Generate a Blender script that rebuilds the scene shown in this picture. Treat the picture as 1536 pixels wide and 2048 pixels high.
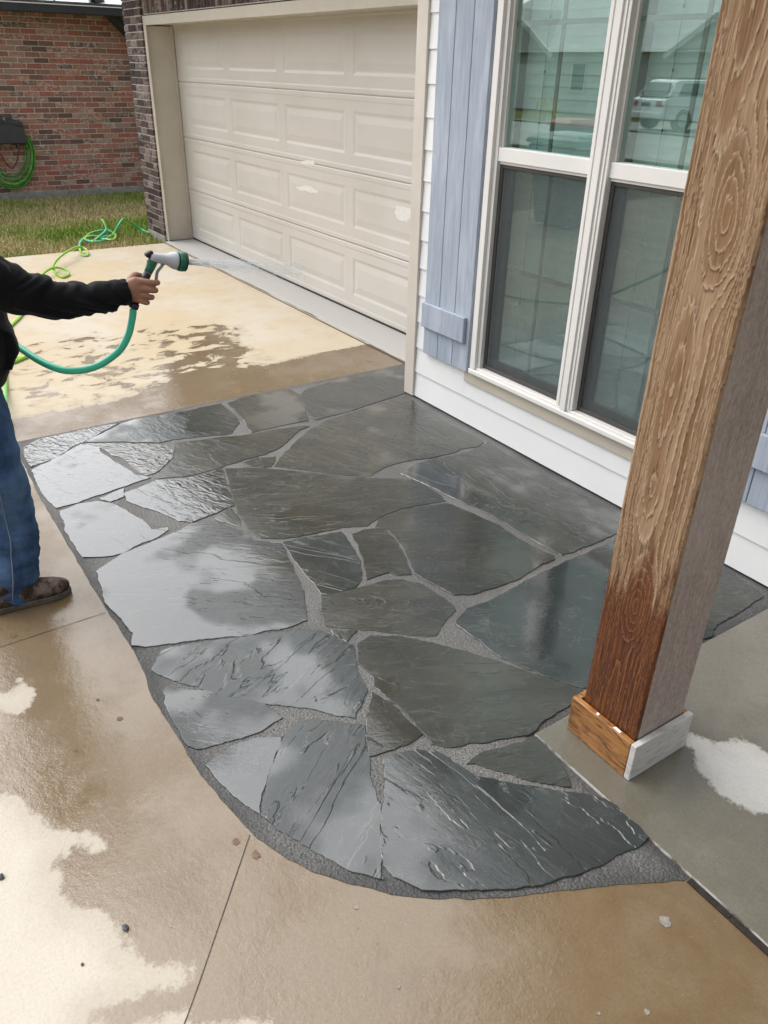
import bpy, bmesh, math, random
import numpy as np
from mathutils import Vector, Matrix

for o in list(bpy.data.objects):
    bpy.data.objects.remove(o, do_unlink=True)
SC = bpy.context.scene
COL = SC.collection
R = math.radians
random.seed(11)
np.random.seed(11)

# ------------------------------------------------------------------ camera
def make_camera():
    cam = bpy.data.cameras.new('camera')
    cam.sensor_fit = 'VERTICAL'
    cam.sensor_height = 36.0
    cam.sensor_width = 27.0
    cam.lens = 27.51
    cam.clip_start = 0.05
    cam.clip_end = 2000
    o = bpy.data.objects.new('camera', cam)
    COL.objects.link(o)
    yaw, pitch, roll = R(145.773), R(-29.592), R(1.394)
    f = Vector((math.cos(pitch) * math.cos(yaw), math.cos(pitch) * math.sin(yaw), math.sin(pitch)))
    r0 = f.cross(Vector((0, 0, 1))).normalized()
    u0 = r0.cross(f)
    r = math.cos(roll) * r0 + math.sin(roll) * u0
    u = -math.sin(roll) * r0 + math.cos(roll) * u0
    m = Matrix((r, u, -f)).transposed().to_4x4()
    m.translation = (0, 0, 1.76)
    o.matrix_world = m
    SC.camera = o
make_camera()

# ------------------------------------------------------------------ sky, sun, exposure
SUN_EL, SUN_AZ = R(52), R(208)      # azimuth counted from +X towards +Y
def make_light():
    w = bpy.data.worlds.new('World')
    SC.world = w
    w.use_nodes = True
    nt = w.node_tree
    nt.nodes.clear()
    sky = nt.nodes.new('ShaderNodeTexSky')
    sky.sky_type = 'NISHITA'
    sky.sun_disc = False
    sky.sun_elevation = SUN_EL
    sky.sun_rotation = math.pi / 2 - SUN_AZ
    sky.air_density = 1.0
    sky.dust_density = 4.0
    sky.ozone_density = 1.0
    hsv = nt.nodes.new('ShaderNodeHueSaturation')
    hsv.inputs['Saturation'].default_value = 0.30
    bg = nt.nodes.new('ShaderNodeBackground')
    bg.inputs['Strength'].default_value = 0.15
    out = nt.nodes.new('ShaderNodeOutputWorld')
    nt.links.new(sky.outputs[0], hsv.inputs['Color'])
    nt.links.new(hsv.outputs[0], bg.inputs['Color'])
    nt.links.new(bg.outputs[0], out.inputs['Surface'])
    l = bpy.data.lights.new('sun', 'SUN')
    l.energy = 1.5
    l.angle = R(104)
    l.color = (1.0, 0.985, 0.955)
    o = bpy.data.objects.new('sun', l)
    COL.objects.link(o)
    d = Vector((math.cos(SUN_EL) * math.cos(SUN_AZ), math.cos(SUN_EL) * math.sin(SUN_AZ), math.sin(SUN_EL)))
    o.rotation_euler = d.to_track_quat('Z', 'Y').to_euler()
    o.location = d * 30
make_light()
SC.render.engine = 'CYCLES'
cy = SC.cycles
cy.max_bounces = 6; cy.diffuse_bounces = 3; cy.glossy_bounces = 3; cy.transmission_bounces = 2; cy.transparent_max_bounces = 10
cy.use_adaptive_sampling = True; cy.adaptive_threshold = 0.02
cy.caustics_reflective = False; cy.caustics_refractive = False
vs = SC.view_settings
vs.view_transform = 'Standard'
vs.look = 'None'
vs.exposure = 0.65
vs.gamma = 1.0
vs.use_curve_mapping = False

# ------------------------------------------------------------------ mesh helpers
class MB:
    """collects polygons, builds one mesh"""
    def __init__(s):
        s.v = []; s.f = []; s.sm = []
    def add(s, vs_, fs, smooth=False):
        b = len(s.v)
        s.v += [tuple(map(float, p)) for p in vs_]
        s.f += [tuple(b + i for i in f) for f in fs]
        s.sm += [smooth] * len(fs)
        return s
    def box(s, x0, x1, y0, y1, z0, z1):
        v = [(x, y, z) for z in (z0, z1) for y in (y0, y1) for x in (x0, x1)]
        return s.add(v, [(0, 2, 3, 1), (4, 5, 7, 6), (0, 1, 5, 4), (2, 6, 7, 3), (0, 4, 6, 2), (1, 3, 7, 5)])
    def obox(s, c, ax, ay, az):
        """box by centre and three half-axis vectors"""
        c, ax, ay, az = map(Vector, (c, ax, ay, az))
        v = [c + i * ax + j * ay + k * az for k in (-1, 1) for j in (-1, 1) for i in (-1, 1)]
        return s.add(v, [(0, 2, 3, 1), (4, 5, 7, 6), (0, 1, 5, 4), (2, 6, 7, 3), (0, 4, 6, 2), (1, 3, 7, 5)])
    def prism(s, pts, z0, z1):
        n = len(pts)
        v = [(p[0], p[1], z0) for p in pts] + [(p[0], p[1], z1) for p in pts]
        return s.add(v, [tuple(range(n))[::-1], tuple(range(n, 2 * n))] + [(i, (i + 1) % n, n + (i + 1) % n, n + i) for i in range(n)])
    def loft(s, rings, caps=True, smooth=True):
        """rings: list of equal-length point loops"""
        n = len(rings[0]); b = []
        fs = []
        for k, rg in enumerate(rings):
            b += list(rg)
        for k in range(len(rings) - 1):
            for i in range(n):
                j = (i + 1) % n
                fs.append((k * n + i, k * n + j, (k + 1) * n + j, (k + 1) * n + i))
        if caps:
            fs.append(tuple(range(n))[::-1])
            m = (len(rings) - 1) * n
            fs.append(tuple(range(m, m + n)))
        return s.add(b, fs, smooth)
    def tube(s, pts, rad, n=8, caps=True, smooth=True, flat=1.0):
        pts = [Vector(p) for p in pts]
        if not hasattr(rad, '__len__'):
            rad = [rad] * len(pts)
        up = None; rings = []
        for i, p in enumerate(pts):
            t = (pts[min(i + 1, len(pts) - 1)] - pts[max(i - 1, 0)])
            if t.length < 1e-9: t = Vector((0, 0, 1))
            t.normalize()
            if up is None:
                up = Vector((0, 0, 1)) if abs(t.z) < .9 else Vector((1, 0, 0))
            a = t.cross(up)
            if a.length < 1e-6: a = t.cross(Vector((1, 0, 0)))
            a.normalize(); b = a.cross(t).normalized(); up = b
            r = rad[i]
            rings.append([p + (a * math.cos(q) + b * math.sin(q) * flat) * r for q in [2 * math.pi * k / n for k in range(n)]])
        return s.loft(rings, caps, smooth)
    def lathe(s, c, axis, prof, n=20, smooth=True):
        """prof: (distance along axis, radius)"""
        c = Vector(c); t = Vector(axis).normalized()
        a = t.cross(Vector((0, 0, 1)) if abs(t.z) < .9 else Vector((1, 0, 0))).normalized(); b = t.cross(a)
        rings = [[c + t * d + (a * math.cos(q) + b * math.sin(q)) * max(r, 1e-4) for q in [2 * math.pi * k / n for k in range(n)]] for d, r in prof]
        return s.loft(rings, True, smooth)
    def mesh(s, name):
        m = bpy.data.meshes.new(name)
        m.from_pydata(s.v, [], s.f)
        m.polygons.foreach_set('use_smooth', s.sm)
        m.update()
        return m
    def build(s, name, mat, parent=None, bevel=0.0, seg=2, fix=False):
        m = s.mesh(name)
        if fix:
            bm = bmesh.new(); bm.from_mesh(m)
            bmesh.ops.recalc_face_normals(bm, faces=bm.faces)
            bm.to_mesh(m); bm.free()
        return obj(name, m, mat, parent, bevel, seg)

def obj(name, mesh, mat, parent=None, bevel=0.0, seg=2):
    o = bpy.data.objects.new(name, mesh)
    COL.objects.link(o)
    if mat is not None and not mesh.materials:
        mesh.materials.append(mat)
    if parent is not None:
        o.parent = parent
        # parts are modelled in world space: cancel the parent's placement
        o.matrix_parent_inverse = world_of(parent).inverted()
    if bevel > 0:
        b = o.modifiers.new('bevel', 'BEVEL')
        b.width = bevel; b.segments = seg; b.limit_method = 'ANGLE'; b.angle_limit = R(40)
    return o

def world_of(o):
    if o.parent is None:
        return o.matrix_basis.copy()
    return world_of(o.parent) @ o.matrix_parent_inverse @ o.matrix_basis

def thing(name, label, cat, loc=(0, 0, 0), group=None):
    o = bpy.data.objects.new(name, None)
    COL.objects.link(o)
    o.empty_display_size = 0.1
    o.location = loc
    return tag(o, label, cat, group)
def tag(o, label, cat, group=None):
    o['label'] = label; o['category'] = cat
    if group: o['group'] = group
    return o
def structure(o):
    o['kind'] = 'structure'
    return o

def catmull(pts, k=6):
    pts = [Vector(p) for p in pts]; out = []
    for i in range(len(pts) - 1):
        p0 = pts[max(i - 1, 0)]; p1 = pts[i]; p2 = pts[i + 1]; p3 = pts[min(i + 2, len(pts) - 1)]
        for j in range(k):
            t = j / k
            out.append(0.5 * ((2 * p1) + (p2 - p0) * t + (2 * p0 - 5 * p1 + 4 * p2 - p3) * t * t + (3 * p1 - p0 - 3 * p2 + p3) * t ** 3))
    out.append(pts[-1])
    return out

# value noise on arrays
_perm = np.random.RandomState(5).rand(256, 256)
def vnoise(x, y):
    x = np.asarray(x, float); y = np.asarray(y, float)
    xi = np.floor(x).astype(int); yi = np.floor(y).astype(int)
    fx = x - xi; fy = y - yi
    fx = fx * fx * (3 - 2 * fx); fy = fy * fy * (3 - 2 * fy)
    g = lambda a, b: _perm[a & 255, b & 255]
    return (g(xi, yi) * (1 - fx) + g(xi + 1, yi) * fx) * (1 - fy) + (g(xi, yi + 1) * (1 - fx) + g(xi + 1, yi + 1) * fx) * fy
def fbm(x, y, o=4):
    s = 0; a = 0.5; t = 0
    for k in range(o):
        s = s + a * vnoise(x * 2 ** k + 17 * k, y * 2 ** k + 31 * k); t += a; a *= 0.5
    return s / t
def signed_dist(px, py, poly):
    """positive inside"""
    d = np.full(px.shape, 1e9); ins = np.zeros(px.shape, bool)
    n = len(poly)
    for i in range(n):
        ax, ay = poly[i]; bx, by = poly[(i + 1) % n]
        ex, ey = bx - ax, by - ay
        t = np.clip(((px - ax) * ex + (py - ay) * ey) / (ex * ex + ey * ey + 1e-12), 0, 1)
        d = np.minimum(d, np.hypot(px - ax - t * ex, py - ay - t * ey))
        c = ((ay > py) != (by > py)) & (px < (bx - ax) * (py - ay) / (by - ay + 1e-12) + ax)
        ins ^= c
    return np.where(ins, d, -d)
def set_attr(mesh, name, arr):
    a = mesh.attributes.new(name, 'FLOAT', 'POINT')
    a.data.foreach_set('value', np.asarray(arr, np.float32).ravel())
def grid_mesh(name, xs, ys, z=0.0, keep=None):
    X, Y = np.meshgrid(xs, ys)
    nx, ny = len(xs), len(ys)
    v = np.stack([X, Y, np.full_like(X, z)], -1).reshape(-1, 3)
    i = np.arange(nx * ny).reshape(ny, nx)
    q = np.stack([i[:-1, :-1], i[:-1, 1:], i[1:, 1:], i[1:, :-1]], -1).reshape(-1, 4)
    if keep is not None:
        c = v[q].mean(1); q = q[keep(c[:, 0], c[:, 1])]
    m = bpy.data.meshes.new(name)
    m.from_pydata(v.tolist(), [], q.tolist())
    m.update()
    return m, v

# ------------------------------------------------------------------ material helpers
class NT:
    def __init__(s, name):
        s.m = bpy.data.materials.new(name); s.m.use_nodes = True
        s.t = s.m.node_tree; s.t.nodes.clear()
        s.out = s.t.nodes.new('ShaderNodeOutputMaterial')
    def n(s, typ, **kw):
        nd = s.t.nodes.new(typ)
        for k, v in kw.items(): setattr(nd, k, v)
        return nd
    def put(s, sock, v):
        if hasattr(v, 'is_linked') or isinstance(v, bpy.types.NodeSocket):
            s.t.links.new(v, sock)
        elif v is not None:
            if hasattr(sock.default_value, '__len__') and not hasattr(v, '__len__'):
                v = [v] * len(sock.default_value)
            if hasattr(sock.default_value, '__len__') and len(sock.default_value) == 4 and len(v) == 3:
                v = (*v, 1)
            sock.default_value = v
    def coord(s, k='Object'): return s.n('ShaderNodeTexCoord').outputs[k]
    def pos(s): return s.n('ShaderNodeNewGeometry').outputs['Position']
    def map(s, vec, scale=(1, 1, 1), loc=(0, 0, 0), rot=(0, 0, 0)):
        nd = s.n('ShaderNodeMapping')
        s.put(nd.inputs['Vector'], vec); s.put(nd.inputs['Scale'], scale); s.put(nd.inputs['Location'], loc); s.put(nd.inputs['Rotation'], rot)
        return nd.outputs[0]
    def noise(s, vec, scale=5, detail=4, rough=0.5, dist=0.0, out='Fac'):
        nd = s.n('ShaderNodeTexNoise')
        s.put(nd.inputs['Vector'], vec); s.put(nd.inputs['Scale'], scale); s.put(nd.inputs['Detail'], detail); s.put(nd.inputs['Roughness'], rough); s.put(nd.inputs['Distortion'], dist)
        return nd.outputs[out]
    def voro(s, vec, scale=5, feat='F1', out='Distance', rnd=1.0):
        nd = s.n('ShaderNodeTexVoronoi', feature=feat)
        s.put(nd.inputs['Vector'], vec); s.put(nd.inputs['Scale'], scale); s.put(nd.inputs['Randomness'], rnd)
        return nd.outputs[out]
    def wave(s, vec, scale=5, dist=0, detail=2, dscale=1, prof='SIN', direction='X'):
        nd = s.n('ShaderNodeTexWave', wave_profile=prof, bands_direction=direction)
        s.put(nd.inputs['Vector'], vec); s.put(nd.inputs['Scale'], scale); s.put(nd.inputs['Distortion'], dist); s.put(nd.inputs['Detail'], detail); s.put(nd.inputs['Detail Scale'], dscale)
        return nd.outputs['Fac']
    def math(s, op, a, b=None, c=None, clamp=False):
        nd = s.n('ShaderNodeMath', operation=op, use_clamp=clamp)
        s.put(nd.inputs[0], a)
        if b is not None: s.put(nd.inputs[1], b)
        if c is not None: s.put(nd.inputs[2], c)
        return nd.outputs[0]
    def rng(s, v, a, b, c=0.0, d=1.0, smooth=True):
        nd = s.n('ShaderNodeMapRange', interpolation_type='SMOOTHSTEP' if smooth else 'LINEAR')
        for i, q in enumerate((v, a, b, c, d)): s.put(nd.inputs[i], q)
        return nd.outputs[0]
    def mix(s, f, a, b, blend='MIX'):
        nd = s.n('ShaderNodeMix', data_type='RGBA', blend_type=blend)
        s.put(nd.inputs[0], f); s.put(nd.inputs[6], a); s.put(nd.inputs[7], b)
        return nd.outputs[2]
    def fmix(s, f, a, b):
        nd = s.n('ShaderNodeMix', data_type='FLOAT')
        s.put(nd.inputs[0], f); s.put(nd.inputs[2], a); s.put(nd.inputs[3], b)
        return nd.outputs[0]
    def ramp(s, f, stops, interp='LINEAR'):
        nd = s.n('ShaderNodeValToRGB'); cr = nd.color_ramp; cr.interpolation = interp
        while len(cr.elements) < len(stops): cr.elements.new(0.5)
        for e, (p, c) in zip(cr.elements, stops):
            e.position = p; e.color = (*c, 1) if len(c) == 3 else c
        s.put(nd.inputs[0], f)
        return nd.outputs[0]
    def attr(s, name, kind='GEOMETRY', out='Fac'):
        nd = s.n('ShaderNodeAttribute', attribute_type=kind, attribute_name=name)
        return nd.outputs[out]
    def rand(s): return s.n('ShaderNodeObjectInfo').outputs['Random']
    def island(s): return s.n('ShaderNodeNewGeometry').outputs['Random Per Island']
    def bump(s, h, strength=0.3, dist=0.01, normal=None):
        nd = s.n('ShaderNodeBump')
        s.put(nd.inputs['Height'], h); s.put(nd.inputs['Strength'], strength); s.put(nd.inputs['Distance'], dist)
        if normal is not None: s.put(nd.inputs['Normal'], normal)
        return nd.outputs[0]
    def bsdf(s, color, rough=0.6, normal=None, spec=None, metal=None, coat=None, coat_rough=None, coat_ior=None, coat_normal=None, sheen=None, sss=None, trans=None, ior=None):
        nd = s.n('ShaderNodeBsdfPrincipled')
        s.put(nd.inputs['Base Color'], color); s.put(nd.inputs['Roughness'], rough)
        for k, v in (('Normal', normal), ('Specular IOR Level', spec), ('Metallic', metal), ('Coat Weight', coat), ('Coat Roughness', coat_rough), ('Coat IOR', coat_ior), ('Coat Normal', coat_normal), ('Sheen Weight', sheen), ('Subsurface Weight', sss), ('Transmission Weight', trans), ('IOR', ior)):
            if v is not None: s.put(nd.inputs[k], v)
        s.t.links.new(nd.outputs[0], s.out.inputs[0])
        return s.m

def paint(name, col, rough=0.5, var=0.06, scale=6, bump=0.0, bscale=60, spec=None):
    n = NT(name); c = n.coord()
    f = n.noise(c, scale, 5, 0.6)
    lo = tuple(x * (1 - var * 1.6) for x in col); hi = tuple(min(1, x * (1 + var)) for x in col)
    cc = n.ramp(f, [(0.3, lo), (0.7, hi)])
    nm = n.bump(n.noise(c, bscale, 3), bump, 0.003) if bump else None
    rr = n.rng(n.noise(c, scale * 3, 3), 0.3, 0.7, rough * 0.85, min(1, rough * 1.15))
    return n.bsdf(cc, rr, nm, spec)

# ------------------------------------------------------------------ outlines on the ground, metres
STONES = {
 "A": [(-4.089, 0.519), (-4.155, 0.601), (-4.15, 0.717), (-4.157, 0.855), (-4.152, 1.018), (-4.083, 0.903), (-4.002, 0.786), (-3.982, 0.733), (-3.873, 0.613), (-3.848, 0.498), (-3.979, 0.502)],
 "B": [(-3.998, 0.804), (-4.062, 0.928), (-4.13, 1.027), (-4.157, 1.116), (-4.136, 1.274), (-4.128, 1.434), (-4.132, 1.619), (-4.02, 1.622), (-3.904, 1.617), (-3.82, 1.598), (-3.742, 1.525), (-3.708, 1.499), (-3.726, 1.444), (-3.751, 1.375), (-3.795, 1.199), (-3.791, 1.135), (-3.833, 1.079), (-3.913, 0.959)],
 "C": [(-3.965, 0.802), (-3.881, 0.949), (-3.802, 1.061), (-3.748, 1.123), (-3.713, 1.161), (-3.648, 1.152), (-3.586, 1.123), (-3.509, 1.045), (-3.462, 0.992), (-3.463, 0.953), (-3.493, 0.934), (-3.612, 0.92), (-3.708, 0.914), (-3.769, 0.878), (-3.885, 0.853)],
 "D": [(-3.973, 0.775), (-3.91, 0.838), (-3.849, 0.828), (-3.769, 0.842), (-3.674, 0.856), (-3.534, 0.891), (-3.487, 0.893), (-3.429, 0.945), (-3.403, 0.821), (-3.377, 0.699), (-3.355, 0.59), (-3.353, 0.504), (-3.436, 0.483), (-3.567, 0.482), (-3.795, 0.493), (-3.86, 0.617)],
 "E": [(-3.739, 1.2), (-3.684, 1.427), (-3.656, 1.509), (-3.64, 1.599), (-3.62, 1.763), (-3.591, 1.893), (-3.58, 1.904), (-3.562, 1.839), (-3.526, 1.79), (-3.482, 1.738), (-3.415, 1.646), (-3.392, 1.595), (-3.38, 1.542), (-3.378, 1.445), (-3.37, 1.366), (-3.368, 1.309), (-3.355, 1.303), (-3.345, 1.208), (-3.356, 1.101), (-3.398, 0.987), (-3.429, 0.985), (-3.48, 1.046), (-3.583, 1.145)],
 "F_": [(-4.126, 1.664), (-4.163, 1.809), (-4.16, 1.936), (-4.136, 2.079), (-4.026, 2.093), (-3.892, 2.04), (-3.696, 1.961), (-3.655, 1.944), (-3.67, 1.789), (-3.668, 1.612), (-3.716, 1.616), (-3.817, 1.64), (-3.876, 1.649), (-4.017, 1.659)],
 "G_": [(-4.044, 2.125), (-4.089, 2.188), (-4.161, 2.588), (-4.17, 2.982), (-4.176, 3.131), (-3.735, 2.811), (-3.729, 2.68), (-3.702, 2.479), (-3.658, 2.239), (-3.65, 2.15), (-3.643, 1.996), (-3.671, 1.995), (-3.719, 1.994), (-3.903, 2.064)],
 "H_": [(-3.529, 1.894), (-3.592, 2.039), (-3.617, 2.214), (-3.659, 2.451), (-3.68, 2.646), (-3.469, 2.606), (-3.169, 2.601), (-2.957, 2.623), (-2.908, 2.61), (-2.886, 2.554), (-2.907, 2.478), (-2.891, 2.386), (-2.902, 2.249), (-2.942, 2.117), (-2.936, 1.998), (-2.898, 1.897), (-2.891, 1.876), (-2.952, 1.791), (-3.073, 1.673), (-3.177, 1.575), (-3.223, 1.531), (-3.3, 1.6), (-3.41, 1.735)],
 "I1": [(-3.333, 1.412), (-3.353, 1.492), (-3.3, 1.481), (-3.253, 1.464), (-3.291, 1.427)],
 "I2": [(-3.343, 1.509), (-3.316, 1.573), (-3.236, 1.504), (-3.246, 1.474), (-3.293, 1.493)],
 "J": [(-3.319, 1.305), (-3.259, 1.419), (-3.174, 1.522), (-3.055, 1.645), (-2.867, 1.856), (-2.785, 1.977), (-2.718, 2.04), (-2.533, 2.045), (-2.491, 2.032), (-2.525, 1.917), (-2.542, 1.81), (-2.53, 1.692), (-2.494, 1.603), (-2.534, 1.497), (-2.561, 1.354), (-2.584, 1.248), (-2.641, 1.168), (-2.707, 1.154), (-2.886, 1.175), (-3.135, 1.247)],
 "K": [(-2.437, 2.035), (-2.328, 2.064), (-2.175, 2.095), (-1.975, 2.1), (-1.856, 2.133), (-1.86, 2.133), (-1.852, 2.01), (-1.83, 1.875), (-1.835, 1.768), (-1.846, 1.675), (-1.878, 1.617), (-1.95, 1.595), (-2.047, 1.577), (-2.075, 1.57), (-2.149, 1.601), (-2.252, 1.638), (-2.337, 1.66), (-2.415, 1.665), (-2.455, 1.638), (-2.501, 1.685), (-2.515, 1.796), (-2.498, 1.898), (-2.462, 2.022)],
 "L": [(-2.454, 1.514), (-2.459, 1.568), (-2.435, 1.623), (-2.399, 1.643), (-2.338, 1.637), (-2.255, 1.615), (-2.161, 1.581), (-2.083, 1.55), (-2.105, 1.502), (-2.136, 1.488), (-2.143, 1.389), (-2.192, 1.409), (-2.283, 1.458), (-2.361, 1.486)],
 "M": [(-2.551, 1.231), (-2.533, 1.339), (-2.5, 1.475), (-2.462, 1.473), (-2.362, 1.447), (-2.27, 1.424), (-2.191, 1.387), (-2.156, 1.362), (-2.125, 1.314), (-2.127, 1.223), (-2.144, 1.186), (-2.219, 1.198), (-2.288, 1.195), (-2.396, 1.205)],
 "N": [(-2.12, 1.173), (-2.107, 1.29), (-2.095, 1.364), (-2.089, 1.442), (-2.063, 1.498), (-1.995, 1.539), (-1.89, 1.554), (-1.825, 1.559), (-1.803, 1.549), (-1.767, 1.474), (-1.722, 1.401), (-1.728, 1.372), (-1.81, 1.285), (-1.898, 1.192), (-1.97, 1.106), (-2.022, 1.117)],
 "O": [(-2.745, 0.509), (-2.81, 0.628), (-2.861, 0.875), (-2.9, 0.96), (-2.863, 1.053), (-2.735, 1.111), (-2.627, 1.126), (-2.546, 1.21), (-2.379, 1.175), (-2.209, 1.128), (-2.037, 1.053), (-2.042, 0.962), (-2.077, 0.83), (-2.142, 0.675), (-2.201, 0.52), (-2.232, 0.481), (-2.287, 0.504), (-2.417, 0.491), (-2.527, 0.479), (-2.66, 0.5)],
 "P": [(-2.887, 1.071), (-2.946, 1.158), (-2.826, 1.148), (-2.781, 1.125)],
 "Q": [(-3.325, 0.807), (-3.35, 0.895), (-3.372, 0.972), (-3.318, 1.087), (-3.315, 1.196), (-3.324, 1.281), (-3.167, 1.238), (-2.961, 1.182), (-2.933, 1.035), (-2.918, 0.966), (-2.954, 0.928), (-3.058, 0.89), (-3.184, 0.821), (-3.258, 0.789)],
 "R": [(-3.33, 0.696), (-3.371, 0.801), (-3.304, 0.778), (-3.288, 0.726)],
 "S": [(-3.308, 0.507), (-3.326, 0.583), (-3.312, 0.668), (-3.255, 0.716), (-3.165, 0.751), (-3.056, 0.773), (-3.006, 0.793), (-2.94, 0.79), (-2.922, 0.856), (-2.906, 0.851), (-2.875, 0.792), (-2.857, 0.713), (-2.834, 0.635), (-2.84, 0.568), (-2.881, 0.492), (-2.956, 0.488), (-3.114, 0.489)],
 "T": [(-2.138, 0.589), (-2.089, 0.752), (-2.013, 0.951), (-1.993, 1.009), (-1.951, 1.063), (-1.85, 1.101), (-1.822, 1.121), (-1.715, 1.065), (-1.607, 1.038), (-1.564, 0.989), (-1.529, 0.944), (-1.601, 0.885), (-1.72, 0.758), (-1.838, 0.643), (-2.014, 0.522), (-2.074, 0.498), (-2.138, 0.555)],
 "U": [(-1.922, 1.101), (-1.888, 1.166), (-1.86, 1.117)],
 "V": [(-1.957, 0.503), (-1.866, 0.613), (-1.73, 0.725), (-1.647, 0.75), (-1.632, 0.678), (-1.645, 0.558), (-1.667, 0.493), (-1.708, 0.475), (-1.81, 0.476), (-1.893, 0.479)],
 "W": [(-1.592, 0.492), (-1.616, 0.582), (-1.602, 0.666), (-1.571, 0.708), (-1.549, 0.698), (-1.492, 0.632), (-1.366, 0.538), (-1.46, 0.513), (-1.538, 0.497)],
 "X": [(-1.562, 0.717), (-1.605, 0.802), (-1.516, 0.905), (-1.478, 0.946), (-1.369, 0.893), (-1.297, 0.856), (-1.207, 0.825), (-1.022, 0.709), (-1.099, 0.656), (-1.189, 0.608), (-1.296, 0.565), (-1.351, 0.547), (-1.408, 0.586), (-1.509, 0.673)],
 "Y": [(-1.58, 1.053), (-1.511, 1.071), (-1.423, 1.074), (-1.358, 1.077), (-1.35, 1.014), (-1.37, 0.906), (-1.442, 0.94), (-1.516, 0.996)],
 "AA": [(-1.817, 1.139), (-1.834, 1.207), (-1.752, 1.305), (-1.642, 1.392), (-1.514, 1.479), (-1.328, 1.582), (-1.233, 1.632), (-1.211, 1.56), (-1.206, 1.443), (-1.19, 1.386), (-1.185, 1.352), (-1.233, 1.226), (-1.277, 1.122), (-1.309, 1.093), (-1.354, 1.091), (-1.47, 1.096), (-1.555, 1.088), (-1.606, 1.081), (-1.652, 1.102), (-1.731, 1.094)],
 "BB": [(-1.728, 1.508), (-1.772, 1.595), (-1.764, 1.694), (-1.778, 1.815), (-1.797, 1.966), (-1.808, 2.113), (-1.816, 2.435), (-1.823, 2.6), (-1.759, 2.602), (-1.266, 2.041), (-1.236, 1.884), (-1.232, 1.672), (-1.243, 1.651), (-1.359, 1.584), (-1.437, 1.55), (-1.538, 1.514), (-1.603, 1.52), (-1.678, 1.513)],
 "DD": [(-1.74, 2.631), (-1.417, 2.663), (-1.236, 2.624), (-1.228, 2.47), (-1.222, 2.308), (-1.193, 2.251), (-1.194, 2.227), (-1.227, 2.028), (-1.696, 2.591)],
 "CC": [(-2.681, 2.062), (-2.753, 2.041), (-2.825, 2.025), (-2.876, 2.15), (-2.867, 2.28), (-2.852, 2.402), (-2.856, 2.496), (-2.868, 2.605), (-2.885, 2.631), (-2.635, 2.612), (-2.47, 2.616), (-2.345, 2.611), (-2.17, 2.639), (-1.974, 2.649), (-1.902, 2.663), (-1.876, 2.561), (-1.867, 2.487), (-1.858, 2.332), (-1.864, 2.169), (-2.014, 2.151), (-2.184, 2.146), (-2.338, 2.128), (-2.482, 2.093)],
 "EE": [(-1.194, 1.137), (-1.192, 1.196), (-1.156, 1.361), (-1.113, 1.362), (-1.061, 1.354), (-0.994, 1.329), (-0.976, 1.317), (-1.026, 1.26), (-1.13, 1.183)],
 "FF": [(-1.33, 0.932), (-1.326, 0.976), (-1.308, 1.032), (-1.258, 1.072), (-1.271, 1.071), (-1.21, 1.092), (-1.149, 1.106), (-1.084, 1.159), (-1.02, 1.228), (-0.954, 1.293), (-0.887, 1.36), (-0.852, 1.37), (-0.74, 1.366), (-0.739, 1.336), (-0.749, 1.256), (-0.758, 1.179), (-0.783, 1.078), (-0.814, 0.988), (-0.873, 0.883), (-0.941, 0.786), (-1.006, 0.746), (-1.047, 0.74), (-1.102, 0.773), (-1.23, 0.866)],
}
PATIO_CURVE = [(-3.893, 0.473), (-3.56, 0.462), (-3.146, 0.462), (-2.798, 0.463), (-2.475, 0.466), (-2.181, 0.475), (-1.961, 0.454), (-1.754, 0.457), (-1.59, 0.461), (-1.457, 0.478), (-1.32, 0.502), (-1.219, 0.536), (-1.136, 0.576), (-1.063, 0.632), (-0.998, 0.691), (-0.957, 0.726), (-0.888, 0.821), (-0.826, 0.92), (-0.746, 1.084), (-0.662, 1.251), (-0.606, 1.35)]
DRY_A = [(-1.969, -0.264), (-1.807, -0.027), (-1.771, 0.013), (-1.723, 0.023), (-1.662, 0.057), (-1.609, 0.077), (-1.556, 0.13), (-1.491, 0.159), (-1.502, 0.135), (-1.535, 0.105), (-1.529, 0.071), (-1.499, 0.047), (-1.448, 0.06), (-1.424, 0.032), (-1.378, 0.027), (-1.325, 0.074), (-1.263, 0.123), (-1.223, 0.126), (-1.181, 0.133), (-1.126, 0.175), (-1.074, 0.228), (-1.056, 0.218), (-1.055, 0.185), (-1.084, 0.114), (-1.093, 0.06), (-1.1, 0.023), (-1.085, 0.014), (-1.06, 0.023), (-1.006, 0.11), (-0.996, 0.141), (-0.94, 0.222), (-0.858, 0.34), (-0.75, 0.22), (-0.81, 0.05), (-0.69, -0.12), (-0.85, -0.3), (-0.78, -0.52), (-1.02, -0.7), (-1.2, -0.6), (-1.45, -0.76), (-1.7, -0.62), (-1.98, -0.66), (-2.12, -0.45)]
DRY_B = [(-2.247, 0.009), (-2.21, 0.079), (-2.265, 0.118), (-2.14, 0.135), (-2.103, 0.096), (-2.148, 0.052), (-2.179, -0.003)]
DRY_PORCH = [(-0.92, 1.752), (-0.901, 1.791), (-0.858, 1.814), (-0.801, 1.886), (-0.749, 1.924), (-0.627, 2.054), (-0.507, 1.846), (-0.604, 1.703), (-0.649, 1.676), (-0.692, 1.661), (-0.748, 1.642), (-0.772, 1.669), (-0.829, 1.685), (-0.858, 1.717)]
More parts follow.
